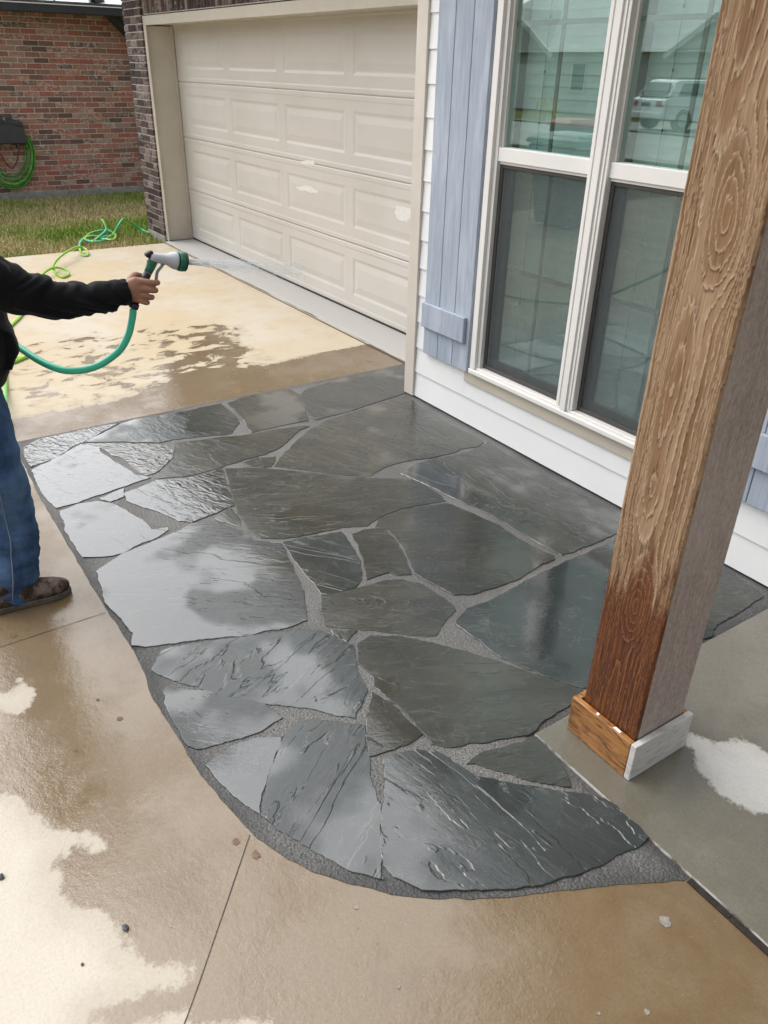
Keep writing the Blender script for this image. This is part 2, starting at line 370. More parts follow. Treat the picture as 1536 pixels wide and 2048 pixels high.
WET_BACK = [(-4.506, 3.303), (-4.424, 2.943), (-4.437, 2.705), (-4.38, 2.437), (-4.53, 2.217), (-4.874, 2.16), (-5.569, 2.317), (-5.68, 2.12), (-5.578, 1.96), (-5.35, 2.063), (-4.937, 1.574), (-4.654, 1.407), (-4.499, 1.17), (-4.504, 0.824), (-4.468, 0.625), (-4.56, 0.331), (-4.083, -0.053), (-3.334, -0.124), (-2.148, 1.802), (-4.451, 3.399)]
MOTTLE = [(-5.611, 2.378), (-4.557, 2.23), (-4.229, 1.318), (-4.395, 0.609), (-4.467, 0.099), (-6.888, 0.382), (-6.306, 0.879), (-6.113, 1.487), (-5.909, 2.129)]
JOINT1 = [(-1.314, 0.493), (-1.018, 0.23), (-0.947, 0.162)]
JOINT2 = [(-2.472, 0.459), (-2.469, 0.27), (-2.463, 0.001)]
SPOTS = [(-1.316, 0.454), (-1.251, 0.481), (-2.506, 0.147), (-1.913, 0.337), (-2.031, 0.303), (-1.857, 0.188)]
PEBBLE = [(-1.236, 0.14), (-1.531, -0.075), (-1.204, 0.033)]
HOSEH = [(-6.585, 1.007), (-6.369, 0.898), (-6.131, 0.811), (-5.869, 0.755), (-5.68, 0.757), (-5.582, 0.801), (-5.579, 0.848), (-5.516, 0.772), (-5.445, 0.695)]
PAINT1 = [(-6.416, 0.857), (-6.219, 0.888), (-6.034, 0.871), (-6.051, 0.846), (-6.292, 0.84), (-6.399, 0.844)]
PAINT2 = [(-4.889, 0.901), (-4.693, 0.914), (-4.702, 0.867), (-4.76, 0.812), (-4.872, 0.816), (-4.912, 0.851)]
PAINT3 = [(-6.347, 1.066), (-6.089, 1.09), (-6.074, 1.061), (-6.313, 1.046)]
HOSE_FAR = [(-9.512, 3.049, 0.0), (-9.735, 3.034, 0.0), (-9.75, 2.915, 0.103), (-9.7, 2.818, 0.156), (-9.62, 2.72, 0.098), (-9.584, 2.631, 0.0), (-9.272, 2.398, 0.0), (-9.425, 2.287, 0.0), (-9.6, 2.375, 0.04), (-9.65, 2.544, 0.057), (-9.6, 2.667, 0.017), (-9.292, 2.548, 0.0), (-9.413, 2.439, 0.0), (-9.253, 2.311, 0.0), (-9.4, 2.418, 0.031), (-9.5, 2.545, 0.086), (-9.55, 2.548, 0.159), (-9.6, 2.543, 0.179), (-9.7, 2.602, 0.073), (-9.6, 2.654, 0.007), (-9.516, 2.497, 0.0), (-9.5, 2.358, 0.036), (-9.442, 2.253, 0.0), (-9.099, 2.129, 0.0), (-8.654, 2.041, 0.0), (-8.606, 2.078, 0.0), (-8.75, 2.114, 0.036), (-8.8, 2.065, 0.062), (-8.5, 1.893, 0.1), (-8.3, 1.744, 0.083), (-8.05, 1.62, 0.066), (-8.013, 1.613, 0.0), (-7.759, 1.619, 0.0), (-7.831, 1.695, 0.0), (-7.9, 1.693, 0.042), (-7.95, 1.631, 0.061), (-7.9, 1.543, 0.062), (-7.8, 1.454, 0.041), (-7.6, 1.374, 0.037), (-7.273, 1.253, 0.0), (-6.8, 1.088, -0.003)]

# ------------------------------------------------------------------ materials
def mat_concrete(name, dry_a, dry_b, wet_a, wet_b, stain):
    n = NT(name); P = n.pos()
    wet = n.attr('wet'); mot = n.attr('mottle')
    n1 = n.noise(P, 9, 6, 0.62)
    n2 = n.noise(n.map(P, (1.5, 1.0, 1), rot=(0, 0, 0.6)), 5.5, 7, 0.60, 0.5)
    amp = n.fmix(mot, 0.13, 1.7)
    field = n.math('ADD', wet, n.math('MULTIPLY', n.math('SUBTRACT', n.fmix(mot, n1, n2), 0.5), amp))
    field = n.math('ADD', field, n.math('MULTIPLY', n.math('SUBTRACT', n.noise(P, 55, 3, 0.65), 0.5), 0.05))
    w = n.rng(field, n.fmix(mot, -0.008, -0.02), n.fmix(mot, 0.014, 0.05))
    damp = n.rng(field, -0.10, 0.0)
    big = n.noise(P, 0.9, 4, 0.6)
    mid = n.noise(P, 5.5, 5, 0.65)
    fine = n.noise(P, 130, 3, 0.75)
    grit = n.voro(P, 150)
    aged = n.attr('aged')
    dry = n.mix(n.math('MULTIPLY', aged, n.rng(big, 0.30, 0.62)), dry_a, dry_b)
    dry = n.mix(n.math('MULTIPLY', n.rng(mid, 0.45, 0.75), n.fmix(aged, 0.06, 0.38)), dry, stain)
    dry = n.mix(n.math('MULTIPLY', damp, 0.20), dry, wet_a)
    wc = n.mix(n.rng(n.noise(P, 1.1, 7, 0.66), 0.40, 0.60), wet_a, wet_b)
    wc = n.mix(n.math('MULTIPLY', n.rng(mid, 0.5, 0.8), 0.35), wc, tuple(x * 0.6 for x in wet_b))
    col = n.mix(w, dry, wc)
    col = n.mix(n.rng(fine, 0.28, 0.62, n.fmix(w, 0.13, 0.42), 0.0), col, (0.12, 0.09, 0.05))
    spk = n.rng(grit, 0.05, 0.16, 1.0, 0.0)
    sel = n.rng(n.noise(P, 60, 1), 0.60, 0.66)
    col = n.mix(n.math('MULTIPLY', n.math('MULTIPLY', spk, sel), n.fmix(w, 0.1, 0.4)), col, (0.75, 0.72, 0.66))
    # pits and dark flecks
    pit = n.math('MULTIPLY', n.rng(n.voro(P, 38), 0.04, 0.10, 1, 0), n.rng(n.noise(P, 7, 2), 0.55, 0.66))
    col = n.mix(n.math('MULTIPLY', pit, 0.55), col, (0.07, 0.05, 0.03))
    film = n.rng(n.noise(P, 2.2, 6, 0.66), 0.38, 0.60)
    wr = n.fmix(film, 0.30, 0.09)
    rough = n.fmix(w, 0.88, wr)
    h = n.math('ADD', n.math('MULTIPLY', fine, 0.5), n.math('ADD', n.math('MULTIPLY', n.noise(P, 42, 4, 0.6), 1.0), n.math('MULTIPLY', pit, -1.5)))
    nb = n.bump(h, n.fmix(w, 0.35, n.fmix(film, 0.42, 0.14)), 0.004)
    return n.bsdf(col, rough, nb, n.fmix(w, 0.25, 0.85))
M = {}
M['concrete'] = mat_concrete('driveway_concrete', (0.555, 0.51, 0.435), (0.52, 0.43, 0.295), (0.142, 0.089, 0.036), (0.205, 0.150, 0.092), (0.43, 0.32, 0.185))
M['porch'] = mat_concrete('porch_concrete', (0.64, 0.63, 0.60), (0.58, 0.57, 0.53), (0.130, 0.122, 0.096), (0.18, 0.17, 0.142), (0.5, 0.49, 0.45))
M['apron'] = mat_concrete('apron_concrete', (0.46, 0.45, 0.43), (0.38, 0.375, 0.36), (0.22, 0.2, 0.16), (0.22, 0.2, 0.16), (0.40, 0.385, 0.35))

def mat_stone():
    n = NT('wet_bluestone'); c = n.coord('Object')
    rnd = n.rand()
    tone = n.attr('tone', 'OBJECT'); cleft = n.attr('cleft', 'OBJECT'); film = n.attr('film', 'OBJECT')
    off = n.n('ShaderNodeCombineXYZ'); n.put(off.inputs[0], n.math('MULTIPLY', rnd, 37.0)); n.put(off.inputs[1], n.math('MULTIPLY', rnd, 91.0))
    vec = n.n('ShaderNodeVectorMath', operation='ADD'); n.put(vec.inputs[0], c); n.put(vec.inputs[1], off.outputs[0]); v = vec.outputs[0]
    st = n.map(v, (1.0, 4.2, 1.0))
    cloud = n.noise(n.map(v, (1, 2.2, 1)), 2.4, 5, 0.62, 0.4)
    streak = n.noise(st, 7.0, 6, 0.66, 0.5)
    fine = n.noise(n.map(v, (1, 2, 1)), 120, 3, 0.65)
    # terraces of the split face
    lay = n.noise(n.map(v, (1.0, 3.2, 1.0)), 1.7, 5, 0.55, 0.5)
    steps = n.math('MULTIPLY', lay, 8.0)
    fr = n.math('FRACT', steps)
    ter = n.math('ADD', n.math('FLOOR', steps), n.rng(fr, 0.84, 1.0))
    wn = n.n('ShaderNodeTexWhiteNoise', noise_dimensions='1D'); n.put(wn.inputs['W'], n.math('ADD', n.math('FLOOR', steps), rnd)); lev = wn.outputs['Value']
    # puddles lie flat
    pud = n.rng(n.math('ADD', n.noise(v, 2.1, 3, 0.55), n.math('MULTIPLY', n.math('SUBTRACT', film, 0.5), 0.5)), 0.50, 0.60)
    g1 = n.mix(n.rng(cloud, 0.32, 0.70), (0.034, 0.037, 0.032), (0.066, 0.066, 0.053))
    g2 = n.mix(n.rng(cloud, 0.32, 0.70), (0.032, 0.043, 0.046), (0.058, 0.071, 0.074))
    g3 = n.mix(n.rng(cloud, 0.32, 0.70), (0.052, 0.047, 0.050), (0.082, 0.075, 0.077))
    col = n.mix(n.rng(tone, 0.30, 0.45), g1, g2)
    col = n.mix(n.rng(tone, 0.70, 0.85), col, g3)
    col = n.mix(n.math('MULTIPLY', lev, 0.45), col, (0.030, 0.033, 0.031))
    col = n.mix(n.rng(streak, 0.52, 0.80, 0, 0.28), col, (0.11, 0.105, 0.085))
    col = n.mix(n.rng(fine, 0.30, 0.55, 0.30, 0.0), col, (0.02, 0.021, 0.02))
    # iron staining
    col = n.mix(n.math('MULTIPLY', n.rng(n.noise(v, 3.3, 4, 0.6), 0.60, 0.78), 0.30), col, (0.115, 0.085, 0.045))
    vein = n.rng(n.math('ABSOLUTE', n.math('SUBTRACT', n.noise(n.map(v, (1.6, 1, 1)), 3.0, 6, 0.68, 0.8), 0.5)), 0.0, 0.006, 1, 0)
    col = n.mix(n.math('MULTIPLY', vein, 0.18), col, (0.30, 0.29, 0.26))
    h = n.math('ADD', n.math('MULTIPLY', ter, n.math('MULTIPLY', cleft, 0.62)), n.math('ADD', n.math('MULTIPLY', streak, 0.22), n.math('MULTIPLY', fine, 0.10)))
    dk = n.math('FRACT', n.math('MULTIPLY', rnd, 23.7))
    col = n.mix(n.math('MULTIPLY', dk, 0.42), col, (0.022, 0.024, 0.021))
    flow = n.attr('flow', 'OBJECT')
    rip = n.noise(n.map(v, (1.0, 2.4, 1.0)), 11, 2, 0.5, 1.8)
    h = n.math('ADD', h, n.math('MULTIPLY', rip, n.math('ADD', n.math('MULTIPLY', flow, 3.0), 0.22)))
    b0 = n.bump(h, n.math('MAXIMUM', n.fmix(pud, 0.80, 0.28), n.math('MULTIPLY', flow, 0.45)), 0.0045)
    rough = n.fmix(pud, n.rng(streak, 0.3, 0.7, 0.16, 0.30), 0.07)
    cw = n.fmix(pud, 0.28, 1.0)
    return n.bsdf(col, rough, b0, 0.42, coat=cw, coat_rough=n.fmix(pud, 0.12, 0.03), coat_ior=1.72, coat_normal=b0)
M['stone'] = mat_stone()

def mat_sand():
    n = NT('joint_sand'); P = n.pos()
    g = n.noise(P, 170, 3, 0.8); v = n.voro(P, 120)
    w = n.rng(n.noise(P, 2.2, 4, 0.6), 0.40, 0.62)
    edge = n.attr('rim')
    c = n.mix(n.rng(g, 0.3, 0.7), (0.042, 0.042, 0.040), (0.27, 0.265, 0.25))
    c = n.mix(n.rng(v, 0.0, 0.35, 0.5, 0.0), c, (0.36, 0.355, 0.34))
    c = n.mix(n.math('MULTIPLY', n.math('ADD', n.math('MULTIPLY', w, 0.45), n.math('MULTIPLY', edge, 0.75), clamp=True), 0.9), c, (0.05, 0.05, 0.05))
    b = n.bump(n.math('ADD', g, n.math('MULTIPLY', v, -0.8)), 0.9, 0.005)
    return n.bsdf(c, 0.5, b, 0.5)
M['sand'] = mat_sand()

def mat_brick(name, pal, fleck_light, fleck_dark, island=False, light_amt=0.5):
    n = NT(name); P = n.pos()
    r = n.island() if island else n.rand()
    k = len(pal)
    col = n.ramp(r, [(i / k, c) for i, c in enumerate(pal)], 'CONSTANT')
    r2 = n.math('FRACT', n.math('MULTIPLY', r, 57.31))
    m1 = n.noise(n.map(P, (1, 1, 1.6)), 19, 4, 0.7, 0.5); m2 = n.noise(P, 22, 5, 0.7, 0.8)
    la = n.math('MULTIPLY', n.rng(m1, 0.46, 0.62), n.rng(r2, 0.30, 0.85, 0.0, light_amt))
    col = n.mix(la, col, fleck_light)
    col = n.mix(n.math('MULTIPLY', n.rng(m2, 0.56, 0.70), 0.55), col, fleck_dark)
    col = n.mix(n.rng(n.noise(P, 90, 3), 0.3, 0.7, 0.25, 0.0), col, tuple(x * 0.35 for x in pal[0]))
    b = n.bump(n.noise(P, 110, 3, 0.7), 0.5, 0.004)
    return n.bsdf(col, 0.85, b, 0.25)
PAL_N = [(0.45, 0.16, 0.115), (0.50, 0.22, 0.16), (0.37, 0.20, 0.155), (0.53, 0.26, 0.19), (0.30, 0.165, 0.13), (0.48, 0.31, 0.24), (0.19, 0.125, 0.105), (0.50, 0.19, 0.135)]
PAL_P = [(0.060, 0.040, 0.038), (0.075, 0.050, 0.046), (0.048, 0.034, 0.033), (0.19, 0.145, 0.13), (0.085, 0.058, 0.052), (0.24, 0.19, 0.17), (0.055, 0.038, 0.037), (0.14, 0.105, 0.095)]
M['brick_red'] = mat_brick('red_brick', PAL_N, (0.72, 0.60, 0.50), (0.12, 0.085, 0.07), False, 0.9)
M['brick_red_far'] = mat_brick('red_brick_rest', PAL_N, (0.72, 0.60, 0.50), (0.12, 0.085, 0.07), True, 0.9)
M['brick_dark'] = mat_brick('dark_brick', PAL_P, (0.48, 0.42, 0.37), (0.03, 0.025, 0.025), False, 0.55)
M['mortar'] = paint('mortar', (0.58, 0.54, 0.48), 0.95, 0.15, 20, 0.4, 180)
M['mortar_red'] = paint('warm_mortar', (0.78, 0.71, 0.62), 0.95, 0.18, 20, 0.4, 180)
M['foundation'] = paint('foundation_concrete', (0.34, 0.33, 0.30), 0.9, 0.2, 14, 0.3, 120)

def mat_door():
    n = NT('garage_door_paint'); P = n.pos()
    g = n.noise(n.map(P, (1.2, 1, 26)), 9, 4, 0.6)
    c = n.mix(n.rng(n.noise(P, 1.1, 4, 0.6), 0.3, 0.7), (0.545, 0.52, 0.47), (0.60, 0.57, 0.53))
    dirt = n.rng(n.noise(n.map(P, (1, 1, 5)), 3, 5, 0.65), 0.58, 0.80, 0, 0.22)
    c = n.mix(dirt, c, (0.66, 0.63, 0.57))
    return n.bsdf(c, 0.42, n.bump(g, 0.10, 0.002), 0.4)
M['door'] = mat_door()
M['touchup'] = paint('white_touch_up_paint', (0.74, 0.73, 0.68), 0.6, 0.05, 30, 0.1)
M['trim'] = paint('beige_trim_paint', (0.53, 0.485, 0.405), 0.5, 0.05, 4, 0.08, 90)
M['trim2'] = paint('beige_corner_paint', (0.60, 0.555, 0.49), 0.5, 0.05, 4, 0.1, 90)
M['rubber'] = paint('black_rubber', (0.015, 0.015, 0.015), 0.7)

def mat_siding():
    n = NT('white_siding'); c = n.pos()
    g = n.noise(n.map(c, (2.2, 1, 60), rot=(0, 0.05, 0)), 6, 5, 0.65, 0.8)
    col = n.mix(n.rng(n.noise(c, 2, 4), 0.3, 0.7), (0.79, 0.80, 0.80), (0.84, 0.845, 0.84))
    spl = n.math('MULTIPLY', n.rng(n.noise(n.map(c, (3, 1, 9)), 10, 4, 0.7), 0.66, 0.76), 0.15)
    col = n.mix(spl, col, (0.5, 0.46, 0.4))
    return n.bsdf(col, 0.45, n.bump(g, 0.55, 0.003), 0.4)
M['siding'] = mat_siding()
def mat_blue():
    n = NT('washed_blue_paint'); c = n.pos(); r = n.rand()
    w = n.n('ShaderNodeCombineXYZ'); n.put(w.inputs[0], n.math('MULTIPLY', r, 7.0)); n.put(w.inputs[2], n.math('MULTIPLY', r, 13.0))
    a = n.n('ShaderNodeVectorMath', operation='ADD'); n.put(a.inputs[0], c); n.put(a.inputs[1], w.outputs[0]); v = a.outputs[0]
    g = n.noise(n.map(v, (22, 22, 1.3)), 3, 6, 0.65, 0.7)
    k = n.noise(n.map(v, (9, 9, 1.6)), 1.4, 4, 0.6, 0.5)
    col = n.mix(n.rng(g, 0.30, 0.72), (0.30, 0.35, 0.43), (0.40, 0.45, 0.53))
    col = n.mix(n.rng(k, 0.46, 0.72, 0, 0.6), col, (0.51, 0.555, 0.63))
    col = n.mix(n.rng(k, 0.28, 0.42, 0.35, 0), col, (0.235, 0.28, 0.36))
    kn = n.rng(n.voro(n.map(v, (1, 1, 0.55)), 4.2), 0.02, 0.075, 1, 0)
    col = n.mix(n.math('MULTIPLY', kn, 0.45), col, (0.55, 0.6, 0.7))
    return n.bsdf(col, 0.6, n.bump(n.math('SUBTRACT', g, n.math('MULTIPLY', kn, 0.6)), 0.35, 0.003), 0.3)
M['blue'] = mat_blue()
M['vinyl'] = paint('window_vinyl', (0.77, 0.755, 0.725), 0.38, 0.03, 3)
M['muntin'] = paint('beige_grille_bar', (0.23, 0.21, 0.17), 0.5, 0.03)
M['muntin_shaded'] = paint('shade_toned_grille_bar', (0.085, 0.080, 0.070), 0.5, 0.03)  # lower sash bars, with the shade they sit in put into the colour
M['bronze'] = paint('dark_screen_frame', (0.055, 0.050, 0.047), 0.45, 0.1)
M['slat'] = paint('blind_slat', (0.80, 0.83, 0.82), 0.5, 0.03, 3)
M['cord'] = paint('blind_cord', (0.10, 0.12, 0.12), 0.8)
M['knot'] = paint('cord_knot', (0.02, 0.02, 0.02), 0.8)
M['room'] = paint('dim_room', (0.10, 0.11, 0.11), 0.9)
def mat_glass():
    n = NT('window_glass')
    tr = n.n('ShaderNodeBsdfTransparent'); tr.inputs[0].default_value = (0.79, 0.885, 0.862, 1)
    gl = n.n('ShaderNodeBsdfGlossy'); gl.inputs['Roughness'].default_value = 0.008; gl.inputs['Color'].default_value = (0.86, 1.0, 0.97, 1)
    wv = n.bump(n.noise(n.pos(), 2.2, 2), 0.02, 0.01); n.put(gl.inputs['Normal'], wv)
    fr = n.n('ShaderNodeLayerWeight'); sch = n.math('ADD', n.math('MULTIPLY', n.math('POWER', fr.outputs['Facing'], 4.0), 0.9), 0.19, clamp=True)
    mx = n.n('ShaderNodeMixShader')
    n.put(mx.inputs[0], sch); n.put(mx.inputs[1], tr.outputs[0]); n.put(mx.inputs[2], gl.outputs[0])
    n.t.links.new(mx.outputs[0], n.out.inputs[0])
    return n.m
M['glass'] = mat_glass()
def mat_screen():
    n = NT('insect_screen')
    tr = n.n('ShaderNodeBsdfTransparent')
    df = n.n('ShaderNodeBsdfDiffuse'); df.inputs[0].default_value = (0.15, 0.175, 0.175, 1)
    mx = n.n('ShaderNodeMixShader')
    dr = n.math('MULTIPLY', n.rng(n.noise(n.pos(), 70, 3, 0.7), 0.55, 0.7), 0.10)
    n.put(mx.inputs[0], n.math('ADD', dr, 0.27)); n.put(mx.inputs[1], tr.outputs[0]); n.put(mx.inputs[2], df.outputs[0])
    n.t.links.new(mx.outputs[0], n.out.inputs[0])
    return n.m
M['screen'] = mat_screen()
M['roof'] = paint('shingle', (0.10, 0.095, 0.09), 0.95, 0.3, 12, 0.5, 60)
M['roof_pale'] = paint('pale_metal_roof', (0.62, 0.66, 0.68), 0.35, 0.06, 3)
M['fascia_dark'] = paint('dark_gutter_paint', (0.030, 0.033, 0.035), 0.45, 0.15, 5)
M['soffit'] = paint('soffit_paint', (0.55, 0.54, 0.50), 0.7)
M['white'] = paint('white_paint', (0.78, 0.78, 0.76), 0.45, 0.03)

# timber of the porch post: colour follows the growth rings stored on the mesh, with ledge shadows painted in
def mat_post_front():
    n = NT('weathered_post_face'); P = n.pos()
    ring = n.attr('ring'); edge = n.attr('ledge'); wet = n.attr('wet'); core = n.attr('core')  # ring carries the dark lines that paint a shadow along each ledge
    st = n.noise(n.map(P, (120, 1, 5)), 1.6, 5, 0.65)
    st2 = n.noise(n.map(P, (40, 1, 3)), 1.2, 4, 0.6)
    dry = n.mix(n.rng(st, 0.3, 0.7), (0.135, 0.076, 0.038), (0.265, 0.162, 0.090))
    dry = n.mix(n.rng(st2, 0.48, 0.72, 0, 0.45), dry, (0.40, 0.28, 0.175))
    dry = n.mix(n.math('MULTIPLY', core, 0.8), dry, (0.20, 0.098, 0.042))
    dry = n.mix(n.rng(n.attr('tone'), 0.35, 0.8, 0.0, 0.6), dry, (0.38, 0.262, 0.165))
    dry = n.mix(n.math('MULTIPLY', edge, 0.6), dry, (0.50, 0.38, 0.265))
    dry = n.mix(n.math('MULTIPLY', ring, n.rng(n.noise(n.map(P, (14, 1, 5)), 1.5, 3, 0.6), 0.36, 0.68, 0.05, 0.75)), dry, (0.075, 0.043, 0.024))  # thin ledge shadows painted into the dry wood, broken up by noise
    wc = n.mix(n.rng(st, 0.3, 0.7), (0.060, 0.015, 0.005), (0.150, 0.046, 0.013))
    wc = n.mix(n.math('MULTIPLY', edge, 0.65), wc, (0.27, 0.115, 0.036))
    wc = n.mix(n.math('MULTIPLY', ring, 0.75), wc, (0.018, 0.005, 0.003))  # the same painted ledge shadows on the wet wood
    col = n.mix(wet, dry, wc)
    return n.bsdf(col, n.fmix(wet, 0.85, 0.36), n.bump(st, 0.35, 0.003), n.fmix(wet, 0.2, 0.5))
M['post_front'] = mat_post_front()
def mat_post_side():
    n = NT('rough_sawn_post_side'); P = n.pos()
    g = n.noise(n.map(P, (90, 90, 6)), 1.2, 5, 0.65, 0.4)
    fuzz = n.noise(n.map(P, (1, 1, 0.5)), 150, 4, 0.7)
    col = n.mix(n.rng(g, 0.3, 0.7), (0.38, 0.312, 0.278), (0.50, 0.425, 0.385))
    col = n.mix(n.rng(fuzz, 0.35, 0.65, 0.4, 0.0), col, (0.13, 0.10, 0.085))
    col = n.mix(n.rng(n.noise(P, 2.6, 5, 0.6), 0.4, 0.7, 0, 0.5), col, (0.54, 0.46, 0.42))
    return n.bsdf(col, 0.9, n.bump(n.math('ADD', g, n.math('MULTIPLY', fuzz, 0.8)), 0.6, 0.003), 0.15)
M['post_side'] = mat_post_side()
def mat_board(name, a, b, dark, rough):
    n = NT(name); P = n.pos()
    g = n.noise(n.map(P, (3, 3, 55)), 2.2, 5, 0.62, 1.2)
    col = n.mix(n.rng(g, 0.32, 0.68), a, b)
    col = n.mix(n.rng(n.noise(n.map(P, (4, 4, 26)), 2.4, 4, 0.6, 1.5), 0.52, 0.64, 0, 0.85), col, dark)
    col = n.mix(n.rng(n.noise(P, 9, 4, 0.65), 0.52, 0.72, 0, 0.6), col, dark)
    return n.bsdf(col, rough, n.bump(g, 0.3, 0.002), 0.4)
M['base_wet'] = mat_board('wet_base_board', (0.27, 0.115, 0.035), (0.42, 0.21, 0.075), (0.07, 0.026, 0.010), 0.35)
M['base_grey'] = mat_board('chalky_base_board', (0.50, 0.49, 0.475), (0.60, 0.595, 0.58), (0.40, 0.37, 0.34), 0.75)

M['skin'] = paint('skin', (0.34, 0.165, 0.105), 0.5, 0.14, 30, 0.25, 240)
def mat_cloth(name, a, b, rough=0.9, weave=700, sheen=0.2):
    n = NT(name); c = n.coord()
    f = n.noise(c, 5, 4, 0.6)
    col = n.mix(n.rng(f, 0.3, 0.7), a, b)
    return n.bsdf(col, rough, n.bump(n.noise(c, weave, 2), 0.3, 0.001), 0.2, sheen=sheen)
M['hoodie'] = mat_cloth('black_fleece', (0.0045, 0.0045, 0.006), (0.008, 0.008, 0.010), 0.95, 500, 0.08)
def mat_denim():
    n = NT('blue_denim'); c = n.coord()
    f = n.noise(n.map(c, (1, 1, 0.5)), 6, 4, 0.6); t = n.noise(n.map(c, (6, 6, 1)), 90, 3, 0.7)
    col = n.mix(n.rng(f, 0.35, 0.68), (0.020, 0.052, 0.125), (0.11, 0.20, 0.35))
    col = n.mix(n.rng(t, 0.35, 0.75, 0.0, 0.4), col, (0.13, 0.20, 0.32))
    return n.bsdf(col, 0.9, n.bump(t, 0.3, 0.002), 0.15)
M['denim'] = mat_denim()
M['thread'] = paint('denim_stitch', (0.20, 0.25, 0.33), 0.9)
def mat_shoe():
    n = NT('muddy_suede'); c = n.coord()
    f = n.noise(c, 26, 5, 0.65)
    col = n.mix(n.rng(f, 0.40, 0.66), (0.045, 0.028, 0.020), (0.19, 0.145, 0.125))
    return n.bsdf(col, 0.8, n.bump(f, 0.4, 0.004), 0.2)
M['shoe'] = mat_shoe()
M['sole'] = paint('shoe_sole', (0.10, 0.085, 0.07), 0.8, 0.3, 20)
M['hair'] = paint('dark_hair', (0.012, 0.009, 0.008), 0.6)

def mat_hose():
    n = NT('garden_hose_vinyl')
    k = n.attr('along'); s = n.attr('stripe')
    teal = n.mix(n.rng(s, 0.72, 0.8), (0.055, 0.52, 0.33), (0.11, 0.62, 0.46))
    lime = n.mix(n.rng(s, 0.72, 0.8), (0.24, 0.52, 0.05), (0.40, 0.66, 0.10))
    return n.bsdf(n.mix(k, teal, lime), 0.38, None, 0.45)
M['hose'] = mat_hose()
M['hose_reel'] = paint('coiled_green_vinyl', (0.10, 0.42, 0.05), 0.4, 0.35, 8)
M['nz_grey'] = paint('pale_grey_plastic', (0.46, 0.495, 0.515), 0.32, 0.03)
M['nz_green'] = paint('dark_green_plastic', (0.008, 0.12, 0.075), 0.4, 0.1)
M['nz_black'] = paint('black_plastic', (0.010, 0.010, 0.011), 0.45, 0.1)
M['nz_trig'] = paint('grey_metal_trigger', (0.27, 0.28, 0.28), 0.4, 0.06)
M['box_grey'] = paint('dark_grey_plastic', (0.055, 0.056, 0.062), 0.5, 0.1)
M['copper'] = paint('red_brown_hose_lead', (0.16, 0.045, 0.028), 0.5)
M['sign'] = paint('white_board', (0.66, 0.66, 0.66), 0.6, 0.08, 10)
M['pebble'] = paint('slate_chip', (0.045, 0.048, 0.05), 0.55, 0.3, 40)
M['stain'] = paint('rust_spot', (0.145, 0.075, 0.045), 0.45, 0.3, 60)
M['smear'] = paint('pale_mortar_smear', (0.25, 0.235, 0.205), 0.7, 0.25, 60, 0.3, 200)
M['joint'] = paint('dark_joint', (0.06, 0.045, 0.03), 0.85, 0.3, 50)
M['wood_strip'] = paint('rotten_expansion_strip', (0.022, 0.015, 0.011), 0.7, 0.4, 60, 0.5, 120)
def mat_water():
    n = NT('water_drops')
    tr = n.n('ShaderNodeBsdfTransparent'); 
    df = n.n('ShaderNodeBsdfPrincipled'); df.inputs['Base Color'].default_value = (0.85, 0.88, 0.9, 1); df.inputs['Roughness'].default_value = 0.15
    mx = n.n('ShaderNodeMixShader'); mx.inputs[0].default_value = 0.42
    n.put(mx.inputs[1], tr.outputs[0]); n.put(mx.inputs[2], df.outputs[0])
    n.t.links.new(mx.outputs[0], n.out.inputs[0])
    return n.m
M['water'] = mat_water()
def mat_grass():
    n = NT('grass_blades'); g = n.attr('green'); r = n.attr('blade')
    dry = n.mix(r, (0.42, 0.34, 0.16), (0.68, 0.58, 0.33))
    gr = n.mix(r, (0.13, 0.24, 0.02), (0.30, 0.44, 0.075))
    return n.bsdf(n.mix(g, dry, gr), 0.8, None, 0.2)
M['grass'] = mat_grass()
def mat_ground():
    n = NT('lawn_soil'); P = n.pos()
    f = n.noise(P, 1.3, 5, 0.6); g = n.noise(P, 40, 4, 0.7)
    col = n.mix(n.rng(f, 0.35, 0.65), (0.13, 0.14, 0.045), (0.28, 0.23, 0.11))
    col = n.mix(n.rng(g, 0.3, 0.7, 0.5, 0), col, (0.05, 0.045, 0.02))
    return n.bsdf(col, 0.95, n.bump(g, 0.6, 0.02), 0.1)
M['ground'] = mat_ground()
M['street'] = paint('pale_street', (0.30, 0.29, 0.27), 0.9, 0.12, 2, 0.2, 60)
M['car_white'] = paint('white_car_paint', (0.74, 0.75, 0.76), 0.2, 0.01)
M['car_glass'] = paint('dark_car_glass', (0.02, 0.025, 0.028), 0.06)
M['car_black'] = paint('black_car_trim', (0.02, 0.02, 0.02), 0.6)
M['car_red'] = paint('red_tail_lamp', (0.35, 0.02, 0.02), 0.2)
M['steel'] = paint('wheel_steel', (0.35, 0.35, 0.36), 0.3)
M['bin_dark'] = paint('charcoal_bin', (0.035, 0.037, 0.04), 0.5)
M['bin_teal'] = paint('green_bin', (0.03, 0.09, 0.08), 0.5)
M['bin_red'] = paint('red_lid', (0.35, 0.04, 0.04), 0.5)
M['yellow'] = paint('yellow_letter', (0.75, 0.55, 0.06), 0.5)
M['wall_tan'] = paint('grey_brick_far', (0.58, 0.58, 0.56), 0.9, 0.1, 3)
